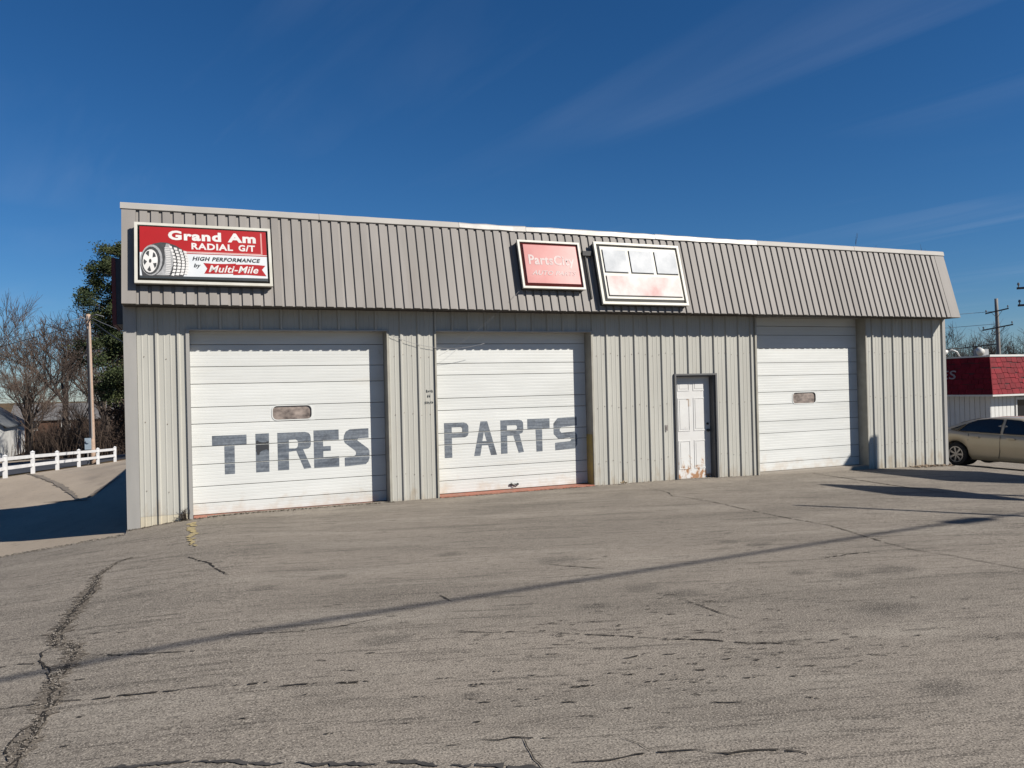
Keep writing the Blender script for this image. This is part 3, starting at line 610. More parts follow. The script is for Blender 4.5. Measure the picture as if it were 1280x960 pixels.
# entry door
a, b, h = OPEN[2]
ed = MB(); ed.box((a+.03, .155, -.03), (b-.03, .198, h-.03)); ed = ed.build('entry_door', entry_m); ed['label'] = 'white six-panel entry door with rust along its bottom'
adopt(ed)
W0, W1 = a+.03, b-.03; wd = W1-W0
for (p0, p1, z0, z1) in [(.13, .45, 1.83, 2.03), (.55, .87, 1.83, 2.03), (.13, .45, .98, 1.68), (.55, .87, .98, 1.68), (.13, .45, .18, .78), (.55, .87, .18, .78)]:
    x0, x1 = W0+wd*p0, W0+wd*p1
    mb = MB(); mb.prism(rect(x0, x1, z0, z1), .147, .1548, 'y', 0, [rect(x0+.02, x1-.02, z0+.02, z1-.02)]); mb.prism(rect(x0+.045, x1-.045, z0+.045, z1-.045), .149, .1548, 'y')
    mb.build('door_panel', entry_m, ed)
mb = MB(); mb.prism(ellipse(W1-.07, .98, .028, .028, 12), .140, .1545, 'y'); mb.prism(ellipse(W1-.07, .98, .030, .030, 12), .095, .140, 'y'); mb.prism(ellipse(W1-.07, 1.12, .026, .026, 12), .13, .1545, 'y'); mb.build('knob', black_m, ed)
mb = MB(); mb.box((W0+.34, .151, 1.5), (W0+.43, .1547, 1.66)); mb.build('notice_residue', mat('residue', (.55, .47, .38), (.35, .25, .18), rough=.8, scale=14), ed)
mb = MB()
mb.box((a-.04, -.04, -.4), (a, -.002, h+.035)); mb.box((b, -.04, -.4), (b+.04, -.002, h+.035)); mb.box((a, -.04, h), (b, -.002, h+.035))
mb.box((a+.0005, -.002, -.4), (a+.028, .20, h)); mb.box((b-.028, -.002, -.4), (b-.0005, .20, h)); mb.box((a+.028, -.002, h-.028), (b-.028, .20, h-.0005))
bpart(mb, 'door_frame', frame_dk)
mb = MB(); mb.box((a, -.03, -.4), (b, .2, -.033)); bpart(mb, 'threshold', slab_m)
# small wall fittings
mb = MB(); mb.box((9.14, -.04, 1.02), (9.20, -.0045, 1.14)); mb.prism(ellipse(9.17, 1.10, .012, .012, 8), -.046, -.04, 'y'); mb.prism(ellipse(9.17, 1.06, .012, .012, 8), -.046, -.04, 'y'); bpart(mb, 'outlet_box', mat('outlet_grey', (.32, .30, .28), (.2, .17, .15), rough=.5, scale=20))
mb = MB(); rng = random.Random(8)
for (x0, z0, n) in ((4.06, 1.93, 4), (4.08, 1.84, 2), (4.03, 1.72, 5)):
    for i in range(n):
        for s in range(2): mb.box((x0+i*.034+s*.012, -.0065, z0+rng.uniform(0, .02)), (x0+i*.034+.007+s*.012, -.0048, z0+.05+rng.uniform(-.015, .01)))
bpart(mb, 'scribbled_mark', text_black)
mb = MB()
for zz in (.45, 1.55, 2.6):
    for (x0, x1) in ((-.7, .03), (3.38, 4.23), (7.49, 9.41), (10.45, 11.5), (14.72, 17.2)):
        x = x0+.1
        while x < x1:
            mb.prism(ellipse(x, zz+.03*math.sin(x*9), .007, .007, 6), -.010, -.001, 'y'); x += .1625
tag(bpart(mb, 'screw_heads', screw_m), kind='stuff')
# mansard: sloping ribbed sheets
MB_Y, MB_Z, MT_Y, MT_Z = -.438, 3.417, .011, 5.057
vd = Vector((0, MT_Y-MB_Y, MT_Z-MB_Z)); VL = vd.length; vd.normalize(); nn = Vector((0, -vd.z, vd.y))
def slope_matrix(x): 
    M = Matrix.Identity(4)
    for i in range(3): M[i][0] = (1, 0, 0)[i]; M[i][1] = vd[i]; M[i][2] = nn[i]; M[i][3] = (x, MB_Y, MB_Z)[i]
    return M
P_M = .168
prof = [(0, 0), (.048, 0), (.053, .026), (.163, .026), (P_M, 0)]
vs = []; fs = []
for u, w in prof: vs += [(u, 0, w), (u, VL-.07, w)]
for i in range(len(prof)-1): fs.append((2*i, 2*i+2, 2*i+3, 2*i+1))
fs.append((2, 3)) if False else None
# close the lower end of the raised pan
vs += [(.053, 0, .0), (.163, 0, .0)]; fs.append((4, 10, 11, 6))
mp_me = bpy.data.meshes.new('mansard_panel'); mp_me.from_pydata(vs, [], fs); mp_me.materials.append(mansard_m)
x = -.672; rng = random.Random(3); k = 0
while x + P_M < 17.10:
    o = link('mansard_panel', mp_me); o.matrix_world = slope_matrix(x)
    o.location.z += rng.uniform(-.003, .003); adopt(o); x += P_M; k += 1
X_END = x
mb = MB(); mb.box((0, -.004, 0), (.205, VL-.06, .033)); o = mb.build('mansard_trim', mansard_m); o.matrix_world = slope_matrix(XL); adopt(o)
mb = MB(); mb.box((0, -.004, 0), (XR-X_END+.005, VL-.06, .033)); o = mb.build('mansard_trim', mansard_m); o.matrix_world = slope_matrix(X_END); adopt(o)
mb = MB(); mb.box((XL+.005, 0, -.03), (XR-.005, VL, -.002)); o = mb.build('mansard_backing', soffit_m); o.matrix_world = slope_matrix(0); adopt(o)
mb = MB(); mb.box((XL+.01, MB_Y+.035, MB_Z-.004), (XR-.01, .0, MB_Z+.012)); bpart(mb, 'soffit', soffit_m)
# roof cap in lengths, the middle ones bare and dented
cuts = [XL-.02, 2.2, 4.75, 6.1, 9.0, 11.6, 14.4, XR+.02]; rng = random.Random(11)
for i, (c0, c1) in enumerate(zip(cuts, cuts[1:])):
    mb = MB(); n = max(3, int((c1-c0)/.25)); vs = []; sec = [(VL-.105, .022), (VL-.10, .052), (VL-.012, .056), (VL+.008, .045), (VL+.02, -.35)]
    rough_ = .006 if i in (3, 4, 2) else .0015
    for q in range(n+1):
        xx = c0+.003+(c1-c0-.006)*q/n
        for (v, w) in sec:
            j = rng.uniform(-1, 1)*rough_; P_ = Vector((xx, MB_Y, MB_Z)) + vd*(v+j) + nn*(w+j*.6)
            if w < -.1: P_ = Vector((xx, .42, MT_Z-.005))
            vs.append(P_)
    m_ = len(sec); mb.add(vs, [(q*m_+s, (q+1)*m_+s, (q+1)*m_+s+1, q*m_+s+1) for q in range(n) for s in range(m_-1)])
    bpart(mb, 'roof_cap', cap_bare if i in (2, 3, 4) else cap_m, smooth=False, fix=False)
# front block sides and roof, lower rear block
for xs_ in ((XL, XL+.15), (XR-.15, XR)):
    mb = MB(); mb.prism([(MB_Y+.01, MB_Z+.004), (.0, MB_Z+.004), (.0, 3.2), (.17, 3.2), (.17, -.9), (2.1, -.9), (2.1, MT_Z-.06), (MT_Y+.02, MT_Z-.06)], xs_[0], xs_[1], 'x'); bpart(mb, 'side_wall', siding)
mb = MB(); mb.box((XL+.15, .1, MT_Z-.12), (XR-.15, 2.1, MT_Z-.06)); bpart(mb, 'roof', trim_m)
mb = MB(); mb.prism([(2.1, -1.5), (14.0, -1.5), (14.0, 2.55), (2.1, 2.95)], 1.05, XR-.3, 'x'); bpart(mb, 'rear_wall', siding)
mb = MB(); mb.prism([(2.1, 2.955), (14.15, 2.55), (14.15, 2.6), (2.1, 3.01)], .98, XR-.25, 'x'); bpart(mb, 'rear_roof', trim_m)
mb = MB(); mb.box((XL+.15, 2.05, -1.0), (1.1, 2.1, MT_Z-.12)); bpart(mb, 'back_wall', siding)
# conduit between the two right-hand signs
mb = MB(); mb.tube([Vector((7.30, MB_Y, MB_Z))+vd*v+nn*.045 for v in (.25, .7, 1.17)], .02, 6); q = Vector((7.30, MB_Y, MB_Z))+vd*1.2+nn*.05
mb.box((q.x-.07, q.y-.05, q.z-.05), (q.x+.14, q.y+.03, q.z+.04)); bpart(mb, 'conduit', [sign_side])
# loose wires over the pier and below the mansard
def wire(name, pts, r_, mt, label, cat='wire', group=None, n=5):
    mb = MB(); mb.tube(pts, r_, n); o = mb.build(name, mt, smooth=True); tag(o, label, cat, group); return o
def sag(a, b, s, n=14):
    a, b = Vector(a), Vector(b); return [a.lerp(b, i/n) - Vector((0, 0, 4*s*(i/n)*(1-i/n))) for i in range(n+1)]
wire('loose_wire', sag((3.42, -.045, 2.98), (5.2, -.05, 2.83), .16, 18), .0035, wire_lt, 'thin loose wire sagging across the pier between the TIRES and PARTS doors')
wire('loose_wire', sag((5.15, -.05, 2.45) if False else (4.3, -.04, 2.60), (5.75, MB_Y-.03, MB_Z+.35), .10, 16), .002, wire_lt, 'thin loose wire hanging from the mansard over the PARTS door')

# ------------------------------------------------------------------ signs on the mansard
def text_mesh(s, box, mt, parent, w, bold=.02, shear=0.0, name='lettering'):
    cu = bpy.data.curves.new('t', 'FONT'); cu.body = s; cu.size = 1; cu.offset = bold; cu.shear = shear; cu.space_character = 1.0+3.0*bold; cu.resolution_u = 3
    ob = bpy.data.objects.new('t', cu); COL.objects.link(ob); dg = bpy.context.evaluated_depsgraph_get(); dg.update()
    me = bpy.data.meshes.new_from_object(ob.evaluated_get(dg)); bpy.data.objects.remove(ob)
    xs = [v.co.x for v in me.vertices]; ys = [v.co.y for v in me.vertices]; x0, x1, y0, y1 = min(xs), max(xs), min(ys), max(ys)
    for v in me.vertices:
        v.co.x = box[0] + (v.co.x-x0)/(x1-x0)*(box[1]-box[0]); v.co.y = box[2] + (v.co.y-y0)/(y1-y0)*(box[3]-box[2]); v.co.z = w
    me.materials.clear(); me.materials.append(mt); me.name = name
    return link(name, me, parent)
def cabinet(name, u0, u1, v0, v1, label, lip=.045, gut=.035, depth=.17, face_w=.155, side=None, face=None, bev=.035):
    e = empty(name, (0, 0, 0), label, 'sign'); e.matrix_world = slope_matrix(0)
    mb = MB(); mb.box((u0+.012, v0+.012, .024), (u1-.012, v1-.012, depth-.05)); mb.build('cabinet', sign_side, e)
    mb = MB(); mb.prism(rect(u0, u1, v0, v1), depth-.05, depth, 'z', 0, [rect(u0+lip, u1-lip, v0+lip, v1-lip)]); mb.build('frame', sign_white, e)
    f0, f1, g0_, g1_ = u0+lip+gut*.3, u1-lip-gut*.3, v0+lip+gut*.3, v1-lip-gut*.3
    mb = MB(); A = [(f0, g0_), (f1, g0_), (f1, g1_), (f0, g1_)]; B_ = [(f0+bev, g0_+bev), (f1-bev, g0_+bev), (f1-bev, g1_-bev), (f0+bev, g1_-bev)]
    mb.add([(*p, depth-.047) for p in A] + [(*p, face_w+.028) for p in B_], [(0, 1, 5, 4), (1, 2, 6, 5), (2, 3, 7, 6), (3, 0, 4, 7)], 0); mb.build('face_rim', side, e)  # rim sides take a darker colour than the face: shade painted in
    mb = MB(); mb.flat(B_, face_w+.028); mb.build('face', face, e)
    return e, (f0+bev, f1-bev, g0_+bev, g1_-bev, face_w+.028)
def mapper(F):
    f0, f1, g0_, g1_, w = F
    return (lambda s, t: (f0+(f1-f0)*s, g1_-(g1_-g0_)*t)), w
# 1: tyre sign
e1, F = cabinet('wall_sign', -.69, 1.36, .285, 1.315, 'red and white tyre advertisement sign with a printed tyre, left end of mansard', side=sign_side, face=sign_blue_white, bev=.018, gut=.05)
P, w = mapper(F)
def fl(parent, name, mt, pts, ww, holes=()): 
    mb = MB(); mb.flat([P(*p) for p in pts], ww, 'z', 0, [[P(*p) for p in h] for h in holes]); return mb.build(name, mt, parent, fix=False)
fl(e1, 'red_field', red_m, [(0, 0), (1, 0), (1, .505), (0, .505)], w+.002)
fl(e1, 'pink_line', pink_m, [(.30, .455), (.965, .455), (.965, .475), (.30, .475)], w+.004)
fl(e1, 'pink_line', pink_m, [(.953, .03), (.965, .03), (.965, .452), (.953, .452)], w+.004)
fl(e1, 'white_line', text_white, [(.30, .478), (1, .478), (1, .49), (.30, .49)], w+.004)
def tb(s0, s1, t0, t1): (x0, y1), (x1, y0) = P(s0, t0), P(s1, t1); return (x0, x1, y0, y1)
text_mesh('Grand Am', tb(.215, .915, .055, .245), text_white, e1, w+.0045, bold=.045)
text_mesh('RADIAL', tb(.395, .725, .285, .415), text_white, e1, w+.0045, bold=.035); text_mesh('G/T', tb(.77, .905, .285, .415), text_white, e1, w+.0045, bold=.035)
text_mesh('HIGH PERFORMANCE', tb(.40, .945, .555, .635), text_black, e1, w+.004, bold=.035, shear=.25)
text_mesh('by', tb(.41, .465, .69, .79), text_black, e1, w+.004, bold=.03, shear=.25)
fl(e1, 'ribbon', red_m, [(.485, .675), (.57, .685), (.66, .68), (.745, .665), (.745, .685), (.84, .675), (.93, .68), (.985, .69), (.955, .775), (.99, .90), (.93, .895), (.83, .885), (.72, .895), (.72, .87), (.62, .88), (.49, .885), (.515, .78)], w+.003)
text_mesh('Multi-Mile', tb(.525, .925, .715, .855), text_white, e1, w+.005, bold=.018, shear=.3)
fl(e1, 'shade_band', text_black, [(0, .955), (1, .945), (1, 1), (0, 1)], w+.0025)  # dark strip painted as the shade along the raised face's lower side
# printed tyre: tread body, tread blocks, sidewall, rim with spokes
fl(e1, 'tyre_print', rubber_m, [(.02, .97), (.005, .75), (.015, .56), (.05, .42), (.10, .335), (.16, .30), (.21, .305), (.27, .35), (.32, .42), (.35, .52), (.362, .63), (.357, .76), (.34, .88), (.325, .97)], w+.0045)
fl(e1, 'tyre_shoulder', grey_print, [(.20, .32), (.225, .33), (.25, .43), (.255, .58), (.25, .72), (.235, .85), (.215, .94), (.12, .94), (.16, .85), (.185, .72), (.19, .58), (.185, .45)], w+.006)
for c, (xa, xb) in enumerate(((.232, .252), (.262, .287), (.295, .318), (.326, .350))):
    for r_ in range(9):
        t0 = .36+.03*c+r_*(.60-.045*c)/9; t1 = t0+.045; bl = lambda t: .045*math.sin((t-.30)*math.pi/.8)-.02
        fl(e1, 'tread_block', text_white, [(xa+bl(t0), t0), (xb+bl(t0), t0+.01), (xb+bl(t1)-.004, t1+.01), (xa+bl(t1)-.004, t1)], w+.0065)
for k in range(16):
    t = .40+k*.034; x_ = .215+.02*math.sin((t-.3)*math.pi/.75)
    fl(e1, 'shoulder_groove', text_white, [(x_-.035, t), (x_, t+.004), (x_-.001, t+.017), (x_-.038, t+.013)], w+.0075)
def ell(cs, ct, a_, b_, n=22, tilt=.1): return [(cs+a_*math.cos(q*2*math.pi/n)-tilt*b_*.2*math.sin(q*2*math.pi/n), ct+b_*math.sin(q*2*math.pi/n)) for q in range(n)]
fl(e1, 'sidewall', grey_print, ell(.088, .655, .082, .30), w+.008)
fl(e1, 'sidewall_ring', rubber_m, ell(.083, .665, .070, .27), w+.0095)
fl(e1, 'rim', text_white, ell(.078, .675, .056, .225), w+.011)
for q in range(5):
    a0 = q*72+10; cs, ct = .078, .675
    pt = lambda r_, a_: (cs+.056*r_*math.cos(R(a_)), ct+.225*r_*math.sin(R(a_)))
    fl(e1, 'spoke_gap', rubber_m, [pt(.42, a0+18), pt(.86, a0), pt(.92, a0+18), pt(.86, a0+36)], w+.0125)
fl(e1, 'hub', rubber_m, ell(.078, .675, .010, .04, 10), w+.0125)
# 2: faded red sign
e2, F = cabinet('wall_sign', 5.83, 7.135, .385, 1.362, 'sun-faded pink sign with washed-out white lettering, left of the two on the right', side=faded_shaded, face=faded, bev=.05, gut=.03, lip=.04)
P, w = mapper(F)
text_mesh('PartsCity', tb(.07, .93, .26, .60), faded_text, e2, w+.003, bold=.026)
text_mesh('AUTO PARTS', tb(.10, .94, .67, .79), faded_text, e2, w+.004, bold=.018, shear=.35)
# 3: blank white four-panel sign
shaded_rim = mat('rim_shade_grey', (.42, .41, .39), rough=.5)  # white face's rim, greyed to put its shade into the colour
e3, F = cabinet('wall_sign', 7.46, 9.43, .10, 1.41, 'bleached white sign of three square panels over one wide panel', side=shaded_rim, face=sign_white, bev=.04, gut=.06, lip=.05)
P, w = mapper(F)
for (a0, a1, b0, b1, mt_) in ((.02, .32, .06, .51, old_white), (.36, .655, .06, .51, old_white), (.695, .985, .06, .51, old_white), (.02, .985, .565, .96, old_pink)):
    (x0, y1), (x1, y0) = P(a0, b0), P(a1, b1)
    mb = MB(); mb.box((x0, y0, w+.001), (x1, y1, w+.004)); mb.build('panel_edge', sign_side, e3)
    mb = MB(); mb.box((x0+.012, y0+.02, w+.004), (x1-.006, y1-.008, w+.022)); mb.build('sign_panel', mt_, e3)
# side sign
es = empty('side_sign', (-.885, 1.5, 3.2), 'dark box sign with red rim fixed to the left side of the building', 'sign')
mb = MB(); mb.box((-.15, -.75, 0), (-.006, .5, 1.1)); mb.build('cabinet', mat('sign_navy', (.05, .055, .07), (.035, .04, .05), rough=.5), es)
mb = MB(); mb.box((-.21, -.76, -.01), (-.152, .51, 1.11)); mb.build('frame', mat('rim_red', (.16, .02, .02), rough=.5), es)
mb = MB(); mb.box((-.215, -.72, .03), (-.2105, .47, 1.07)); mb.build('face', red_m, es)

# ------------------------------------------------------------------ litter and growth at the foot of the walls
rng = random.Random(21)
def litter(x0, x1, y0, y1, n, s, mt, label, name='debris', h=.6):
    mb = MB()
    for i in range(n):
        x = rng.uniform(x0, x1); y = rng.uniform(y0, y1); crumb(mb, x, y, g(x, y)+.002, rng.uniform(.4, 1)*s, rng)
    tag(mb.build(name, mt, fix=False), label, 'debris', kind='stuff')
litter(.1, 3.4, -.16, -.045, 420, .022, dirt_m, 'line of dirt and leaf bits along the first door sill')
litter(4.25, 7.5, -.14, -.045, 340, .018, dirt_m, 'line of dirt along the second door sill')
litter(7.5, 11.5, -.10, -.03, 220, .016, dirt_m, 'dirt along the foot of the middle wall')
litter(-.9, .05, -.16, -.04, 130, .022, dirt_m, 'dirt along the foot of the left corner wall')
litter(15.9, 17.2, -.30, -.03, 150, .05, rubble_m, 'pale brick rubble at the foot of the right end wall')
mb = MB(); crumb(mb, 8.02, -.14, g(8, -.14)+.01, .06, rng); crumb(mb, 8.09, -.17, g(8, -.14)+.01, .05, rng); crumb(mb, 8.05, -.12, g(8, -.14)+.03, .05, rng)
tag(mb.build('stone', mat('pale_stone', (.5, .38, .22), (.4, .3, .2), rough=.9, scale=9)), 'pale broken stone lying by the middle wall', 'stone')
mb = MB()
for i in range(30):
    x = -.05+rng.gauss(0, .02); y = -.05; zz = g(x, y); hh = rng.uniform(.04, .22)*(1 if rng.random() < .7 else .4)
    mb.tube([(x, y, zz), (x+rng.gauss(0, .02), y-rng.uniform(0, .05), zz+hh*.6), (x+rng.gauss(0, .045), y-rng.uniform(-.02, .08), zz+hh)], [.006, .004, .002], 3)
tag(mb.build('dry_weed', weed_m, fix=False), 'dead weed growing beside the left door jamb', 'plant')
mb = MB()
for i in range(500):
    t = rng.random(); x = -2.7+t*1.8; y = lot_edge(x)+rng.gauss(0.02, .05); crumb(mb, x, y, g(x, y)-.005, rng.uniform(.008, .025), rng)
tag(mb.build('crumbled_edge', mat('crumbled', (.25, .22, .18), (.12, .105, .09), rough=.95, scale=12), fix=False), 'crumbled asphalt along the edge of the lot by the driveway', 'gravel', kind='stuff')

# ------------------------------------------------------------------ white fence
posts = [(-5.73, 17.62), (-5.36, 20.5), (-4.93, 23.35), (-4.46, 26.19), (-3.96, 29.01), (-3.43, 31.82)]
posts = [(-7.1, 9.3), (-6.62, 12.05), (-6.14, 14.85)] + posts
fn = empty('white_fence', (posts[3][0], posts[3][1], g(*posts[3])), 'low white two-rail fence along the concrete drive', 'fence')
fo_ = Vector(fn.location)
for i, (x, y) in enumerate(posts):
    z = g(x, y)-.1; mb = MB(); hh = .82 + (.06 if i in (4,) else 0)
    mb.box((x-.065, y-.065, z), (x+.065, y+.065, z+hh)); mb.add([(x-.08, y-.08, z+hh), (x+.08, y-.08, z+hh), (x+.08, y+.08, z+hh), (x-.08, y+.08, z+hh), (x, y, z+hh+.06)], [(0, 3, 2, 1), (0, 1, 4), (1, 2, 4), (2, 3, 4), (3, 0, 4)])
    o = mb.build('post', fence_m, fn); o.matrix_parent_inverse = Matrix.Translation(-fo_)
for (xa, ya), (xb, yb) in zip(posts, posts[1:]):
    for zr in (.30, .62):
        a_ = Vector((xa, ya, g(xa, ya)+zr)); b_ = Vector((xb, yb, g(xb, yb)+zr)); d_ = (b_-a_).normalized(); q = Vector((-d_.y, d_.x, 0)).normalized()
        mb = MB(); vs = []
        for p_ in (a_, b_):
            for (s1_, s2_) in ((-.02, -.06), (.02, -.06), (.02, .06), (-.02, .06)): vs.append(p_+q*s1_+Vector((0, 0, s2_)))
        mb.add(vs, [(0,1,2,3),(7,6,5,4),(0,4,5,1),(1,5,6,2),(2,6,7,3),(3,7,4,0)]); o = mb.build('rail', fence_m, fn); o.matrix_parent_inverse = Matrix.Translation(-fo_)

# ------------------------------------------------------------------ utility poles and wires
def upole(name, base, top_h, lean, r0, r1, mt, label, arms=(), box=None, cap=None, trans=False):
    bx, by = base[:2]; bz = base[2] if len(base) > 2 else g(bx, by)
    e = empty(name, (bx, by, bz), label, 'utility pole'); 
    mb = MB(); n = 8; mb.tube([(lean[0]*i/n, lean[1]*i/n, -.3+(top_h+.3)*i/n) for i in range(n+1)], [r0+(r1-r0)*i/n for i in range(n+1)], 10); mb.build('pole', mt, e, smooth=True)
    for (zz, hl, ang, tilt) in arms:
        t = zz/top_h; cx_, cy_ = lean[0]*t, lean[1]*t; d = Vector((math.cos(ang), math.sin(ang), tilt)); d2_ = Vector((-math.sin(ang), math.cos(ang), 0))
        c = Vector((cx_, cy_, zz)) - d2_*(r1+.06); mb = MB(); vs = []
        for s in (-hl, hl):
            for (q, h) in ((-.05, -.06), (.05, -.06), (.05, .06), (-.05, .06)): vs.append(c+d*s+d2_*q+Vector((0, 0, h)))
        mb.add(vs, [(0,1,2,3),(7,6,5,4),(0,4,5,1),(1,5,6,2),(2,6,7,3),(3,7,4,0)]); a_ = mb.build('crossarm', wood_dark, e)
        for s in (-hl*.93, hl*.93):
            p_ = c+d*s; mb = MB(); mb.tube([p_+Vector((0, 0, .06)), p_+Vector((0, 0, .16)), p_+Vector((0, 0, .2)), p_+Vector((0, 0, .32))], [.03, .03, .075, .05], 7); mb.build('insulator', ceramic, a_)
        mb = MB()
        for s in (-hl*.45, hl*.45): mb.tube([c+d*s-Vector((0, 0, .06)), Vector((cx_, cy_, zz-.65))-d2_*r1], .018, 4)
        mb.build('brace', wood_dark, e)
    if trans:
        mb = MB(); mb.tube([(.3, -.1, top_h-1.9), (.3, -.1, top_h-1.85), (.3, -.1, top_h-1.0), (.3, -.1, top_h-.95), (.3, -.1, top_h-.93)], [.2, .24, .24, .22, .05], 12); mb.build('transformer', ceramic, e)
        mb = MB(); mb.tube([(.3, -.1, top_h-.95), (.3, -.1, top_h-.6)], [.05, .03], 6); mb.build('insulator', ceramic, e)
    return e
lp = upole('utility_pole', (-4.27, 30.0), 7.36, (-.08, 0), .135, .10, wood_pole, 'brown wooden utility pole with a grey meter box beside the white fence')
mb = MB(); mb.box((-.32, -.27, .72), (-.04, -.13, 1.28)); mb.prism(ellipse(-.18, 1.12, .09, .09, 14), -.33, -.27, 'y'); mb.build('meter_box', box_blue, lp)
mb = MB(); mb.tube([(.0, -.19, 1.28), (-.02, -.18, 3.5), (-.05, -.16, 6.6), (-.05, -.25, 6.9)], .03, 6); mb.tube([(-.2, -.2, .0), (-.2, -.2, .72)], .03, 6); mb.build('conduit', pole_grey, lp)
mb = MB(); mb.tube([(-.08, 0, 7.2), (.3, -.35, 7.32), (.65, -.6, 7.2)], .025, 6); mb.tube([(-.08, 0, 7.05), (-.4, -.1, 7.25)], .02, 5); mb.build('bracket', wire_lt, lp)
mb = MB(); mb.tube([(-.08, 0, 7.1), (-.08, -.2, 7.1), (-.08, -.2, 7.25)], [.04, .05, .03], 6); mb.build('insulator', ceramic, lp)
tz = g(-4.27, 30)
wire('power_line', sag((-4.4, 30, tz+7.25), (-36, 62, 3.4), 1.0, 24), .017, wire_lt, 'pale power line running left from the wooden pole top, the upper one')
wire('power_line', sag((-4.4, 30, tz+6.95), (-36.5, 61.5, 1.9), .8, 24), .016, wire_m, 'dark power line running left from the wooden pole, the lower one')
wire('service_drop', sag((-4.25, 29.9, tz+7.1), (1.2, 13.9, 2.75), .5, 20), .03, wire_m, 'thick service cable dropping from the wooden pole to the building')
wire('service_drop', sag((-4.25, 29.9, tz+7.2), (2.5, 14.0, 2.8), .25, 20), .014, wire_lt, 'thin pale service cable dropping from the wooden pole to the building')
upole('utility_pole', (71.6, 37.9, -3.4), 12.8, (-.35, 0), .22, .15, pole_grey, 'grey utility pole with two tilted crossarms behind the red roof', arms=((11.6, .95, R(-50), .20), (10.05, 1.25, R(-50), .17)))
wire('power_line', sag((71.2, 37.9, 8.2), (40, 75, 9.0), .6, 20), .02, wire_lt, 'faint power line left of the grey utility pole, the upper one')
wire('power_line', sag((71.2, 37.9, 7.0), (40, 75, 7.4), .6, 20), .02, wire_lt, 'faint power line left of the grey utility pole, the lower one')
wire('guy_cable', sag((71.4, 38.0, 5.1), (66.2, 42.5, 4.6), .05, 8), .05, wood_dark, 'short dark cable below the crossarms of the grey utility pole')
upole('utility_pole', (44.98, 15.95, -2.0), 9.7, (0, 0), .17, .13, wood_dark, 'near utility pole at the right edge, only its two crossarm ends in view', arms=((9.0, 1.28, R(-52), 0), (8.02, 1.25, R(-52), 0)))
upole('utility_pole', (79.3, 34.0, -3.4), 10.8, (0, 0), .2, .15, wood_dark, 'dark utility pole with a transformer at the right picture edge', trans=True, arms=((9.9, .8, R(-50), 0),))
# the line along the road behind the camera: its thick cable lays the long soft shadow over the lot
cabA = Vector((-24.0, -17.80, 8.3)); cabB = Vector((44.0, -12.10, 8.3))
for nm, c in (('left', cabA), ('right', cabB)):
    upole('utility_pole', (c.x, c.y+.25, -.1 if nm == 'left' else -1.6), 10.2 if nm == 'left' else 11.5, (0, 0), .17, .12, wood_pole, 'roadside wooden pole carrying the thick cable, %s of the camera' % nm)
pts = sag(cabA, cabB, .25, 40)
mb = MB(); mb.tube(pts, .032, 8); cab = mb.build('thick_cable', wire_m, smooth=True); tag(cab, 'thick black cable strung along the road, its shadow crossing the lot', 'cable')
t = (17.6-cabA.x)/(cabB.x-cabA.x); c = cabA.lerp(cabB, t)-Vector((0, 0, 4*.25*t*(1-t))); d_ = (cabB-cabA).normalized()
mb = MB(); mb.tube([c-d_*.45, c-d_*.38, c+d_*.38, c+d_*.45], [.05, .11, .11, .05], 8); mb.build('splice_case', wire_m, cab)
# roadside signs and lamp post right of the view, whose shadows reach into the lot
def pole_sign(name, x, y0, y1, z0, z1, label):
    gz = g(x, (y0+y1)/2); e = empty(name, (x, (y0+y1)/2, gz), label, 'sign'); hw = (y1-y0)/2
    mb = MB(); mb.box((-.11, -hw, z0-gz), (.11, hw, z1-gz)); mb.build('cabinet', trim_m, e)
    for s in (-1, 1): mb = MB(); mb.box((s*.112-.003, -hw+.06, z0-gz+.06), (s*.112+.003, hw-.06, z1-gz-.06)); mb.build('face', sign_blue_white, e)
    mb = MB(); mb.tube([(0, 0, -.3), (0, 0, z0-gz+.01)], .09, 12); mb.build('post', pole_grey, e, smooth=True)
    return e
pole_sign('pole_sign', 16.62, -9.30, -7.45, 4.05, 5.45, 'smaller pole sign standing right of the lot, outside the view')
pole_sign('pole_sign', 19.37, -8.10, -4.78, 3.10, 5.40, 'larger pole sign standing right of the lot, outside the view')
e = empty('flag_pole', (14.30, -9.68, g(14.3, -9.68)), 'slim bare metal pole standing right of the lot, outside the view', 'pole')
mb = MB(); mb.tube([(0, 0, -.2), (0, 0, 2.8), (0, 0, 5.75)], [.075, .065, .05], 10); mb.build('pole', pole_grey, e, smooth=True)
mb = MB(); mb.tube([(0, 0, -.02), (0, 0, .04)], .16, 12); mb.build('base_plate', pole_grey, e)

# ------------------------------------------------------------------ red-roofed building at right
rb = empty('red_roof_building', (28.6, 7.2, -1.25), 'low white building with a red shingled mansard roof at right', 'building')
ro = Matrix.Translation(-Vector((28.6, 7.2, -1.25)))
def rpart(mb, name, mt, smooth=False, parent=None):
    o = mb.build(name, mt, smooth=smooth); o.parent = parent or rb
    if parent is None: o.matrix_parent_inverse = ro
    return o
X0, Y0, X1, Y1 = 28.62, 7.22, 42.0, 19.0
mb = MB(); mb.box((X0+.03, Y0+.03, -2.6), (X1, Y1, 1.5)); rpart(mb, 'wall', white_b)
MZ0, MZ1, OUT, TIN = 1.30, 2.76, .38, .05
mb = MB(); b0 = [(X0-OUT, Y0-OUT), (X1+OUT, Y0-OUT), (X1+OUT, Y1+OUT), (X0-OUT, Y1+OUT)]; t0_ = [(X0-TIN, Y0-TIN), (X1+TIN, Y0-TIN), (X1+TIN, Y1+TIN), (X0-TIN, Y1+TIN)]
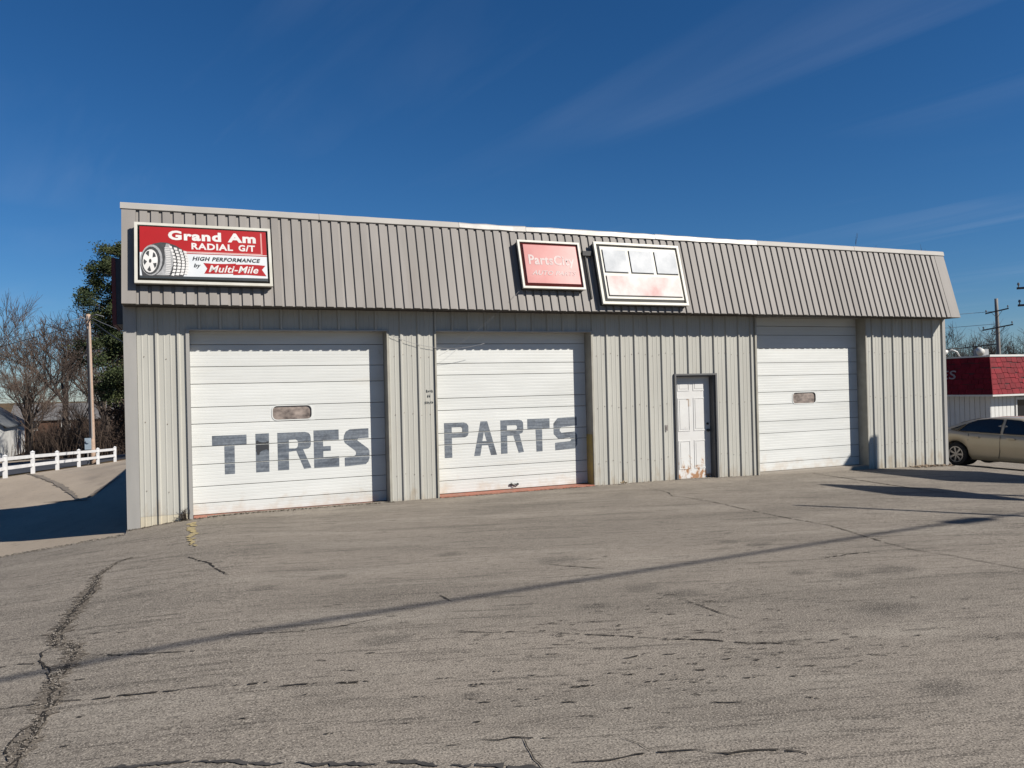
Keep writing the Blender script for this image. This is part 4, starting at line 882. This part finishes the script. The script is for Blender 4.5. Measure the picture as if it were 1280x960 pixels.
mb.add([(*p, MZ0) for p in b0]+[(*p, MZ1) for p in t0_], [(3,2,1,0),(4,5,6,7),(0,1,5,4),(1,2,6,5),(2,3,7,6),(3,0,4,7)]); rpart(mb, 'mansard', redbase_m)
# shingles, one object each, on the two faces that show
rng = random.Random(5); sh_cache = {}
def shingle(P0, ux, uv, un, wdt, hgt):
    key = round(wdt, 1)
    if key not in sh_cache:
        w2 = key-.016; mb = MB(); h_ = hgt-.008
        mb.add([(0, 0, .026), (w2, 0, .026), (w2, h_, .010), (0, h_, .010), (0, 0, .002), (w2, 0, .002), (w2, h_, .002), (0, h_, .002)], [(0,1,2,3),(0,4,5,1),(1,5,6,2),(2,6,7,3),(3,7,4,0)])
        sh_cache[key] = mb.mesh('shingle', shingle_m)
    o = link('shingle', sh_cache[key], rb); M = Matrix.Identity(4)
    for i in range(3): M[i][0], M[i][1], M[i][2], M[i][3] = ux[i], uv[i], un[i], P0[i]
    o.matrix_parent_inverse = ro; o.matrix_basis = M
def shingle_face(origin, ux, uv, un, length, slope, rows, dirn):
    hgt = slope/rows
    for r_ in range(rows):
        x = (r_+.3)/rows*(OUT-TIN)-.03
        while x < length:
            wdt = rng.choice((.2, .3, .3, .4)); jig = rng.uniform(-.03, .03) if r_ else 0
            shingle(origin + ux*(x if dirn > 0 else -x-round(wdt, 1)) + uv*(r_*hgt+jig) + un*rng.uniform(0, .006), ux, uv, un, wdt, hgt); x += wdt
sl = Vector((0, OUT-TIN, MZ1-MZ0)); SL = sl.length; sl.normalize()
shingle_face(Vector((X0-OUT+.04, Y0-OUT, MZ0)), Vector((1, 0, 0)), sl, Vector((0, -sl.z, sl.y)), 2.6, SL-.03, 7, 1)
sl2 = Vector((sl.y, 0, sl.z)); shingle_face(Vector((X0-OUT, Y0-OUT+.04, MZ0)), Vector((0, -1, 0)), sl2, Vector((-sl2.z, 0, sl2.x)), 4.4, SL-.03, 7, -1)
mb = MB(); nv_ = Vector((0, -sl.z, sl.y)); hg = (SL-.03)/7      # the front's far shingles, out of the photograph's view, as one part
for r_ in range(7):
    x = X0-OUT+2.75+.1*(r_ % 3)
    while x < X1+.2:
        wdt = rng.choice((.2, .3, .3, .4)); p_ = Vector((x, Y0-OUT, MZ0))+sl*(r_*hg); a_ = Vector((wdt-.016, 0, 0)); u_ = sl*(hg-.008)
        vs = [p_+nv_*.026, p_+a_+nv_*.026, p_+a_+u_+nv_*.01, p_+u_+nv_*.01]; vs += [v-nv_*.025 for v in vs[:2]]; mb.add(vs, [(0, 1, 2, 3), (0, 4, 5, 1)]); x += wdt
tag(rpart(mb, 'shingles', shingle_m), kind='stuff')
mb = MB(); mb.tube([(X0-OUT, Y0-OUT, MZ0), (X0-TIN, Y0-TIN, MZ1)], .035, 6); rpart(mb, 'hip_trim', shingle_m)
mb = MB(); mb.box((X0-TIN-.04, Y0-TIN-.05, MZ1-.01), (X1+.1, Y0-TIN+.1, MZ1+.07)); mb.box((X0-TIN-.04, Y0-TIN+.1, MZ1-.01), (X0-TIN+.1, Y1, MZ1+.05)); rpart(mb, 'roof_cap', white_b)
mb = MB(); mb.box((X0-OUT-.02, Y0-OUT-.02, MZ0-.07), (X1+OUT, Y0-OUT+.08, MZ0-.003)); mb.box((X0-OUT-.02, Y0-OUT+.08, MZ0-.07), (X0-OUT+.08, Y1, MZ0-.003)); rpart(mb, 'fascia', white_b)
mb = MB(); mb.box((X0-OUT+.08, Y0-OUT+.08, MZ0-.03), (X1, Y0+.0, MZ0-.006)); mb.box((X0-OUT+.08, Y0+.0, MZ0-.03), (X0, Y1, MZ0-.006)); rpart(mb, 'soffit', mat('soffit_pale', (.45, .42, .40), rough=.8))
for k in range(26):   # wall sheets with proud seams
    y = Y0+k*.22
    mb = MB(); mb.box((X0+.006, y+.012, -2.4), (X0+.028, y+.208, MZ0-.03)); rpart(mb, 'wall_panel', white_b)
for k in range(6):
    x = X0+.03+k*.22; mb = MB(); mb.box((x+.012, Y0+.006, -2.4), (x+.208, Y0+.028, MZ0-.03)); rpart(mb, 'wall_panel', white_b)
for k in range(3):
    x = X0+1.42+k*1.9; mb = MB(); mb.prism(rect(x, x+1.75, -1.3, MZ0-.15), Y0-.02, Y0+.028, 'y', 0, [rect(x+.07, x+1.68, -1.22, MZ0-.24)]); wn_ = rpart(mb, 'window', white_b)
    mb = MB(); mb.box((x+.07, Y0+.012, -1.22), (x+1.68, Y0+.024, MZ0-.24)); o = mb.build('pane', glass_dk); o.parent = wn_; 
    mb = MB(); mb.box((x+.15, Y0+.004, -.3), (x+1.55, Y0+.0115, .35)); o = mb.build('window_poster', red_m); o.parent = wn_
# faded raised letters on the shaded face (the end of a word)
le = text_mesh('ES', (0, .66, 0, .36), letter_g, rb, .045, bold=.01, name='lettering'); M = Matrix.Identity(4)
ux = Vector((0, -1, 0)); un = Vector((-sl2.z, 0, sl2.x)); P0 = Vector((X0-OUT, 0, MZ0)) + sl2*.62 + Vector((0, 9.12, 0))
for i in range(3): M[i][0], M[i][1], M[i][2], M[i][3] = ux[i], sl2[i], un[i], P0[i]
le.matrix_parent_inverse = ro; le.matrix_basis = M
for (fy, lab, sg) in ((8.55, 'white floodlight on a curved arm at the edge of the red roof, left one', 1), (7.62, 'white floodlight on a curved arm at the edge of the red roof, right one', -1)):
    e = empty('floodlight', (X0+.1, fy, MZ1+.05), lab, 'lamp')
    mb = MB(); mb.tube([(0, 0, 0), (-.12, .02*sg, .2), (-.3, .1*sg, .28), (-.42, .22*sg, .22)], .035, 6); mb.build('arm', white_b, e, smooth=True)
    mb = MB(); mb.tube([(-.40, .2*sg, .24), (-.47, .27*sg, .2), (-.62, .45*sg, .12)], [.05, .12, .15], 10); mb.build('lamp_head', white_b, e, smooth=True)
mb = MB(); mb.box((X0+.5, 7.9, MZ1+.03), (X0+.9, 8.25, MZ1+.32)); 
for q in range(5): mb.box((X0+.49, 7.93, MZ1+.06+q*.05), (X0+.4995, 8.22, MZ1+.085+q*.05))
o = mb.build('roof_vent', mat('vent_grey', (.4, .4, .4), rough=.5)); tag(o, 'small grey ventilation box on the red roof', 'vent')

# ------------------------------------------------------------------ parked sedan
def car(loc, rotz, label):
    e = empty('parked_car', loc, label, 'car'); e.rotation_euler = (0, 0, rotz)
    L_, Wd = 4.87, .893; RA, FA, WR = -1.42, 1.43, .335
    zb_ = lambda x: _ip(x, (-2.43, -2.3, -1.9, 1.9, 2.3, 2.43), (.36, .27, .22, .20, .22, .34))
    def arch(x):
        z = zb_(x)
        for c in (RA, FA):
            d = abs(x-c); r_ = .40
            if d < r_: z = max(z, .335+math.sqrt(r_*r_-d*d))
        return z
    belt = lambda x: _ip(x, (-2.43, -2.36, -2.2, -1.7, -1.0, 0, 1.0, 1.7, 2.2, 2.4, 2.43), (.78, .96, 1.03, 1.05, .98, .95, .93, .88, .78, .68, .6))
    top = lambda x: belt(x) + _ip(x, (-2.43, -2.2, 1.2, 1.9, 2.43), (0, .02, .05, .05, .0))
    half = lambda x: Wd*_ip(x, (-2.43, -2.38, -2.2, -1.6, 0, 1.5, 2.1, 2.35, 2.43), (.72, .84, .94, .99, 1, .99, .92, .78, .62))
    xs = sorted(set([-2.43, -2.40, -2.36, -2.28, -2.2, -2.05] + [round(c+.40*math.cos(R(a)), 4) for c in (RA, FA) for a in range(0, 181, 12)] + [-.9, -.6, -.3, 0, .3, .6, .9, 1.95, 2.05, 2.2, 2.3, 2.37, 2.41, 2.43]))
    secs = []
    for x in xs:
        h, zb, zt, tp = half(x), arch(x), belt(x), top(x); zm = max(zb+.01, min(zt-.1, .62))
        sec = [(.80*h, zb), (.965*h, zb+.004), (.985*h, zb+(zm-zb)*.35), (h, zm), (.985*h, zm+(zt-zm)*.55), (.955*h, zm+(zt-zm)*.85), (.90*h, zt), (.60*h, tp), (.0, tp+.012)]
        secs.append([(x, -y_, z_) for y_, z_ in sec] + [(x, y_, z_) for y_, z_ in sec[-2::-1]])
    n = len(secs[0]); vs = [p for s in secs for p in s]; fs = [(i*n+j, (i+1)*n+j, (i+1)*n+j+1, i*n+j+1) for i in range(len(xs)-1) for j in range(n-1)]
    fs += [tuple(range(n)), tuple((len(xs)-1)*n+j for j in range(n))]
    mb = MB(); mb.add(vs, fs); mb.build('body', car_paint, e, smooth=True)
    mb = MB(); mb.box((-1.0, -.80, .20), (1.0, .80, .5)); mb.box((-2.2, -.55, .28), (2.2, .55, .7)); mb.build('underbody', car_trim, e)
    for c in (RA, FA):
        for s in (-1, 1):
            mb = MB(); mb.tube([(c, s*.42, .42), (c, s*.72, .42)], .42, 20); mb.build('wheel_well', car_trim, e)
    # roof and pillars
    gx_ = [-1.98, -1.75, -1.45, -1.15, -.85, -.5, -.1, .3, .55, .8, 1.05, 1.32]
    gz_ = [1.045, 1.13, 1.245, 1.335, 1.395, 1.435, 1.45, 1.432, 1.395, 1.30, 1.18, 1.00]
    secs = []
    for x, z in zip(gx_, gz_):
        t = max(0, (z-belt(x))/(1.45-.95)); hb = half(x)*.90; ht = hb-(hb-.60)*min(1, t)
        secs.append([(x, -hb, belt(x)-.01), (x, -(hb+ht)/2-.012*t, (belt(x)+z)/2-.01), (x, -ht, z-.045*t), (x, -ht*.8, z-.012), (x, 0, z+.004), (x, ht*.8, z-.012), (x, ht, z-.045*t), (x, (hb+ht)/2+.012*t, (belt(x)+z)/2-.01), (x, hb, belt(x)-.01)])
    n = 9; vs = [p for s in secs for p in s]; fs = [(i*n+j, (i+1)*n+j, (i+1)*n+j+1, i*n+j+1) for i in range(len(gx_)-1) for j in range(n-1)]
    mb = MB(); mb.add(vs, fs); mb.build('roof', car_paint, e, smooth=True)
    # side glass follows the greenhouse side
    def side(x, z, s, off=.012):
        zt = _ip(x, gx_, gz_); t = max(0, (zt-belt(x))/(.5)); hb = half(x)*.90; ht = hb-(hb-.60)*min(1, t); q = (z-belt(x))/max(.05, (zt-.045-belt(x)))
        return (x, s*(hb+(ht-hb)*q+off+.012*math.sin(math.pi*max(0, min(1, q)))), z)
    for s in (-1, 1):
        for outl in ([(-1.36, 1.02), (-.93, 1.01), (-.10, .99), (-.10, 1.37), (-.50, 1.375), (-.85, 1.335), (-1.12, 1.23)], [(.0, .99), (1.0, .97), (.62, 1.27), (.42, 1.35), (.0, 1.375)], [(-1.62, 1.06), (-1.42, 1.025), (-1.19, 1.215)]):
            grid = MB(); k = len(outl); vs = [side(x, z, s) for x, z in outl]; c = (sum(p[0] for p in outl)/k, sum(p[1] for p in outl)/k)
            grid.add(vs+[side(*c, s, .016)], [(i, (i+1) % k, k) for i in range(k)]); grid.build('side_window', car_glass, e)
            gr = MB(); gr.tube([side(x, z, s, .014) for x, z in outl+outl[:1]], .012, 4); gr.build('window_trim', car_trim, e)
        for xd in (-.05, -1.02, 1.08):   # door seams
            sm = MB(); hh = half(xd); zz_ = [.30 if xd > -1 else .72, .5, .75, belt(xd)-.02] if xd > -1 else [.76, .85, .92, belt(xd)-.02]
            zm = .62; sm.tube([(xd-.04*(z_ < .4), s*(hh*(1.003 if z_ < .7 else .992 if z_ < .85 else .965)), z_) for z_ in zz_], .006, 4); sm.build('door_seam', car_trim, e)
        for xd in (-.78, .28):
            sm = MB(); sm.box((xd-.11, min(s*half(xd)*.985, s*(half(xd)*.985+.03)), .845), (xd+.11, max(s*half(xd)*.985, s*(half(xd)*.985+.03)), .88)); sm.build('door_handle', car_paint, e)
        sm = MB(); sm.tube([(1.0, s*.80, .98), (.98, s*.98, 1.02)], [.03, .05], 8); sm.tube([(1.06, s*.99, 1.03), (1.0, s*1.0, 1.03), (.92, s*1.0, 1.03)], [.05, .095, .085], 10); sm.build('mirror', car_paint, e, smooth=True)
        sm = MB(); sm.prism([(-2.42, .72), (-2.22, .76), (-2.20, .96), (-2.34, .98), (-2.40, .92)], s*.70 if s > 0 else -.845, .845 if s > 0 else -.70, 'y'); sm.build('tail_lamp', lamp_red, e)
        sm = MB(); sm.prism([(2.0, .66), (2.36, .56), (2.36, .66), (2.1, .78)], .60 if s > 0 else -.83, .83 if s > 0 else -.60, 'y'); sm.build('headlight', mat('headlight', (.7, .7, .72), rough=.1), e)
    # rear and front glass
    for xa, xb in ((-1.86, -.92), (1.27, .60)):
        za, zb2 = _ip(xa, gx_, gz_)+.010, _ip(xb, gx_, gz_)+.010
        sm = MB(); xm = (xa+xb)/2; zm = _ip(xm, gx_, gz_)+.012
        sm.add([(xa, -.62, za-.01), (xa, .62, za-.01), (xm, .58, zm), (xm, -.58, zm), (xb, .5, zb2), (xb, -.5, zb2)], [(0, 1, 2, 3), (3, 2, 4, 5)]); sm.build('windscreen', car_glass, e)
    for c in (RA, FA):
        for s in (-1, 1):
            w_ = empty('wheel', (c, s*.78, .335)); w_.parent = e
            tm = MB(); prof = [(.235, -.09), (.30, -.10), (.33, -.085), (.335, -.05), (.335, .05), (.33, .085), (.30, .10), (.235, .09)]; n = 28; vs = []; fs = []
            for k in range(n):
                a_ = 2*math.pi*k/n
                for r_, y_ in prof: vs.append((r_*math.cos(a_), y_, r_*math.sin(a_)))
            m_ = len(prof)
            for k in range(n):
                for j in range(m_-1): fs.append((k*m_+j, ((k+1) % n)*m_+j, ((k+1) % n)*m_+j+1, k*m_+j+1))
            tm.add(vs, fs); tm.build('tyre', tyre_m, w_, smooth=True)
            rm = MB(); yo = s*.075
            ring = ellipse(0, 0, .236, .236, 28); rm.prism(ring, yo-.03, yo+.012, 'y', 0, [ellipse(0, 0, .205, .205, 28)])
            rm.prism(ellipse(0, 0, .055, .055, 14), yo-.02, yo+.008, 'y')
            for k in range(7):
                a_ = 2*math.pi*k/7; ca, sa = math.cos(a_), math.sin(a_); q = lambda r_, o_: (r_*ca-o_*sa, r_*sa+o_*ca)
                rm.prism([q(.05, -.022), q(.208, -.030), q(.208, .030), q(.05, .022)], yo-.015, yo+.004, 'y')
            rm.build('rim', chrome, w_)
            dm = MB(); dm.prism(ellipse(0, 0, .21, .21, 20), yo-s*.03-.004, yo-s*.03+.004, 'y'); dm.build('brake_disc', car_trim, w_)
    return e
CARX, CARY = 21.74, 1.18
car((CARX, CARY, g(20.9, 2.6)+.0), R(-90), 'champagne gold four-door sedan parked beyond the right end of the building')

# ------------------------------------------------------------------ houses at far left
def house(name, x0, y0, w_, d_, zg, eave, ridge, wall_m, roof_m, label, gable_axis='y', wins=()):
    e = empty(name, (x0, y0, zg), label, 'house')
    mb = MB()
    if gable_axis == 'y': mb.prism([(0, -.5), (w_, -.5), (w_, eave), (w_/2, ridge), (0, eave)], 0, d_, 'y')
    else: mb.prism([(0, -.5), (d_, -.5), (d_, eave), (d_/2, ridge), (0, eave)], 0, w_, 'x')
    mb.build('wall', wall_m, e)
    mb = MB(); o_ = .35; th = .14
    if gable_axis == 'y':
        sl_ = (ridge-eave)/(w_/2); mb.prism([(-o_, eave-o_*sl_+.02), (w_/2, ridge+.02), (w_+o_, eave-o_*sl_+.02), (w_+o_, eave-o_*sl_+th), (w_/2, ridge+th+.03), (-o_, eave-o_*sl_+th)], -o_, d_+o_, 'y')
    else:
        sl_ = (ridge-eave)/(d_/2); mb.prism([(-o_, eave-o_*sl_+.02), (d_/2, ridge+.02), (d_+o_, eave-o_*sl_+.02), (d_+o_, eave-o_*sl_+th), (d_/2, ridge+th+.03), (-o_, eave-o_*sl_+th)], -o_, w_+o_, 'x')
    mb.build('roof', roof_m, e)
    for (a0, a1, b0, b1) in wins:
        mb = MB(); mb.prism(rect(a0-.08, a1+.08, b0-.08, b1+.08), -.05, -.003, 'y', 0, [rect(a0, a1, b0, b1)]); w2 = mb.build('window', house_w, e)
        mb = MB(); mb.box((a0, -.03, b0), (a1, -.012, b1)); mb.build('pane', glass_dk, w2)
    return e
house('white_house', -23.0, 69.2, 7.85, 10, -2.75, 2.55, 5.2, house_w, roof_g, 'white gabled house with grey roof at the left picture edge', 'y', ((6.05, 6.7, 1.0, 2.2), (3.2, 4.2, .9, 2.2), (1.0, 1.9, .9, 2.2)))
house('far_house', -22, 112, 12, 8, -3.1, 2.4, 4.4, brick_dk, roof_l, 'brown house with pale roof far behind the bare trees, left one', 'x', ((2, 3, 1, 2), (6, 7, 1, 2)))
house('far_house', -12.5, 118, 11, 8, -3.1, 2.2, 4.0, brick_dk, roof_l, 'brown house with pale roof far behind the bare trees, right one', 'x', ((1.5, 2.5, 1, 2), (7, 8, 1, 2)))

# ------------------------------------------------------------------ trees
def bare_meshes(seed, H, spread=.55, twigs=1.0, bm_=None, tm_=None):
    rng = random.Random(seed); tr = MB(); cr = MB(); sticks = [0]
    def grow(p, d, length, rad, depth):
        n = 4 if depth < 2 else 3; pts = [p]; rads = [rad]; q = p.copy(); dd = d.copy()
        for i in range(n):
            dd = (dd + Vector((rng.gauss(0, .13), rng.gauss(0, .13), rng.gauss(.05, .09)))*(1.0 if depth else .35)).normalized()
            q = q + dd*(length/n); pts.append(q.copy()); rads.append(rad*(1-.55*(i+1)/n))
        (tr if depth < 2 else cr).tube(pts, rads, 7 if depth == 0 else 5 if depth == 1 else 3, caps=False); sticks[0] += 1
        if depth >= 5: return
        kids = (rng.randint(4, 6), rng.randint(4, 5), rng.randint(4, 6), rng.randint(3, 5), int(2*twigs+rng.random()))[depth]
        for k in range(kids):
            t = rng.uniform(.38 if depth == 0 else .25, 1.0); idx = min(n-1, int(t*n)); b = pts[idx].lerp(pts[idx+1], t*n-idx)
            az = rng.uniform(0, 2*math.pi); tilt = rng.uniform(.35, .95)*spread*1.5
            a = dd.orthogonal().normalized(); bb = dd.cross(a); nd = (dd*math.cos(tilt) + (a*math.cos(az)+bb*math.sin(az))*math.sin(tilt) + Vector((0, 0, .18))).normalized()
            grow(b, nd, length*rng.uniform(.48, .78), max(.013, rads[idx]*rng.uniform(.42, .66)), depth+1)
    grow(Vector((0, 0, -.3)), Vector((rng.gauss(0, .06), rng.gauss(0, .06), 1)).normalized(), H*.48, H*.021, 0)
    return tr.mesh('trunk', bm_ or bark, smooth=True), cr.mesh('crown', tm_ or twig, smooth=False)
variants = [bare_meshes(s, 10.0, sp, tw) for s, sp, tw in ((2, .5, 1.4), (7, .62, 1.4), (12, .55, 1.5), (19, .7, 1.3))]
variants_r = [(a.copy(), b.copy()) for a, b in variants]
for a, b in variants_r:
    a.materials.clear(); a.materials.append(bark_r); b.materials.clear(); b.materials.append(bark_r)
def bare_tree(x, y, v, sc, rz, label, right=False, sx=1.0, z=None):
    e = empty('bare_tree', (x, y, g(x, y)-.1 if z is None else z), label, 'tree', 'bare winter trees'); e.rotation_euler = (0, 0, rz); e.scale = (sc*sx, sc*sx, sc)
    t, c = (variants_r if right else variants)[v]; link('trunk', t, e); link('crown', c, e)
LT = [(-20.0, 82, 0, 1.45, .3, 'bare tree with a narrow crown above the white house'), (-14.2, 76, 1, 1.38, 1.7, 'bare tree just right of the white house'),
      (-10.6, 70, 2, 1.72, 4.0, 'tallest bare tree between the house and the utility pole'), (-6.9, 66, 3, 1.5, 2.4, 'wide bare tree left of the utility pole'),
      (-9.2, 92, 1, 1.6, 5.1, 'bare tree standing behind the tallest left one'), (-17.5, 96, 3, 1.5, .9, 'far bare tree behind the white house roof'),
      (-27.0, 104, 2, 1.35, 3.3, 'far bare tree at the left picture edge'), (-3.6, 84, 0, 1.1, 2.0, 'bare tree showing right behind the utility pole'),
      (-13.8, 118, 0, 1.6, 1.2, 'most distant bare tree in the gap left of the pole'), (-29, 92, 1, 1.2, 4.4, 'bare tree left of the white house'),
      (-3.6, 58, 2, .85, 5.6, 'small bare tree beside the utility pole'), (-8.2, 61, 1, .8, .2, 'small bare tree low behind the fence'),
      (-12.4, 64, 3, .9, 3.1, 'low spreading bare tree behind the second fence post'), (-5.2, 74, 0, 1.0, .7, 'slim bare tree left of the meter box')]
for a in LT: bare_tree(*a)
RT = [(86.2, 60.5, 0, 1.12, .4, 'bare tree right of the building end, first of the right row'), (91.0, 61.5, 1, 1.22, 2.2, 'bare tree second from the building end in the right row'),
      (90.5, 55.5, 2, 1.05, 3.9, 'bare tree third from the building end in the right row'), (93.5, 55.0, 3, 1.15, 1.1, 'bare tree behind the grey utility pole'),
      (96.5, 54.0, 1, 1.18, 5.2, 'bare tree right behind the grey utility pole'), (97.0, 50.5, 0, 1.12, .9, 'bare tree left of the right picture edge'),
      (99.5, 50.0, 2, 1.15, 2.9, 'bare tree at the right picture edge'), (106, 66, 3, 1.35, 4.4, 'far bare tree behind the right row'), (100, 70, 2, 1.3, .1, 'far bare tree behind the building end at right')]
for a in RT: bare_tree(*a, right=True, sx=1.15)
bare_tree(39.6, 23.7, 3, 1.3, 1.0, 'bare treetop rising above the roof near its right end', True, .8)

def leaf_tree(name, x, y, H, seed, leaf_m, label, clumps, per, rx, lo, leaf=.16, trunk_r=.22, bark_=None, shape=1.0, z=None):
    rng = random.Random(seed); zz = g(x, y)-.1 if z is None else z; e = empty(name, (x, y, zz), label, 'tree')
    tr = MB(); tr.tube([(0, 0, -.3), (rng.gauss(0, .1), rng.gauss(0, .1), H*.35), (rng.gauss(0, .15), rng.gauss(0, .15), H*.7), (0, 0, H*.96)], [trunk_r, trunk_r*.8, trunk_r*.45, .03], 8)
    cr = MB()
    for c in range(clumps):
        t = rng.random()**.9; zc_ = H*(lo+(1-lo)*t); prof_ = rx*(math.sin(math.pi*min(1, (.16+.84*(1-t)))**.8)*.55+.5*(1-t))*shape
        a = rng.uniform(0, 2*math.pi); rr = prof_*rng.uniform(.35, 1.05); cx_, cy_ = rr*math.cos(a), rr*math.sin(a); cr_ = rng.uniform(.35, .85)*(.6+.5*(1-t))
        tr.tube([(0, 0, zc_-.25*rr), (cx_*.55, cy_*.55, zc_-.12*rr), (cx_, cy_, zc_)], [.05, .03, .012], 4, caps=False)
        for k in range(per):
            v = Vector((rng.gauss(0, 1), rng.gauss(0, 1), rng.gauss(0, .62))); v = v*(cr_*.55)
            p_ = Vector((cx_, cy_, zc_))+v; d_ = Vector((rng.gauss(0, 1), rng.gauss(0, 1), rng.gauss(.2, .8))).normalized(); a_ = d_.orthogonal().normalized(); b_ = d_.cross(a_)
            L2 = leaf*rng.uniform(.7, 1.5); W2 = leaf*rng.uniform(.2, .45)
            cr.add([p_-a_*W2, p_+a_*W2, p_+d_*L2+a_*W2*.3], [(0, 1, 2)]); cr.add([p_-b_*W2, p_+b_*W2, p_+d_*L2-b_*W2*.3], [(0, 1, 2)])
    tr.build('trunk', bark_ or bark, e, fix=False); cr.build('crown', leaf_m, e, fix=False); return e
leaf_tree('pine_tree', -2.95, 40.5, 13.1, 31, pine_leaf, 'tall dark green pine behind the left end of the building', 230, 280, 3.9, .22, leaf=.115, shape=1.0)
leaf_tree('oak_tree', -2.4, 46.0, 7.5, 35, oak_leaf, 'dark tree with brown dead leaves below the pine', 90, 130, 3.4, .06, leaf=.17)
leaf_tree('cedar_tree', 94.5, 52.5, 8.5, 41, cedar_leaf, 'dark cedar among the bare trees behind the red roof, left one', 50, 70, 2.6, .1, leaf=.3)
leaf_tree('cedar_tree', 98.5, 48.5, 9.0, 42, cedar_leaf, 'dark cedar among the bare trees behind the red roof, right one', 60, 70, 3.4, .1, leaf=.3)
# brush along the foot of the woods
def brush(name, segs, n, h, mt, label, seed):
    rng = random.Random(seed); mb = MB()
    for i in range(n):
        (xa, ya), (xb, yb), wdt = rng.choice(segs); t = rng.random(); x = xa+(xb-xa)*t+rng.gauss(0, wdt); y = ya+(yb-ya)*t+rng.gauss(0, wdt); z = g(x, y)-.1; hh = h*rng.uniform(.3, 1)*(.6+.4*math.sin(x*1.7)*math.sin(y*.9+x))
        a = rng.uniform(0, 6.28); l = rng.uniform(.1, .5)*hh; m_ = Vector((x+math.cos(a)*l*.4, y+math.sin(a)*l*.4, z+hh*.55)); e_ = Vector((x+math.cos(a)*l, y+math.sin(a)*l, z+hh))
        mb.tube([(x, y, z), m_, e_], [.03, .022, .01], 3, caps=False)
        for k in range(3):
            b = m_.lerp(e_, rng.random()); mb.tube([b, b+Vector((rng.gauss(0, .35), rng.gauss(0, .35), rng.uniform(.1, .6)))*hh*.3], [.014, .006], 3, caps=False)
    tag(mb.build(name, mt, fix=False), label, 'undergrowth', kind='stuff')
brush('brush', [((-11.5, 66), (-2, 56), 1.2), ((-13, 84), (-2, 74), 2.4)], 3600, 4.6, brush_m, 'tangled bare undergrowth below the trees at left', 51)
brush('brush', [((83, 60), (102, 50), 2.5), ((88, 66), (110, 54), 4)], 5200, 12.5, bark_r, 'dark tangled undergrowth below the trees at right', 52)
brush('brush', [((-60, 130), (40, 130), 6), ((60, 100), (160, 40), 8)], 2600, 7.0, brush_m, 'distant line of bare woods along the horizon', 53)

scene.render.engine = 'CYCLES'
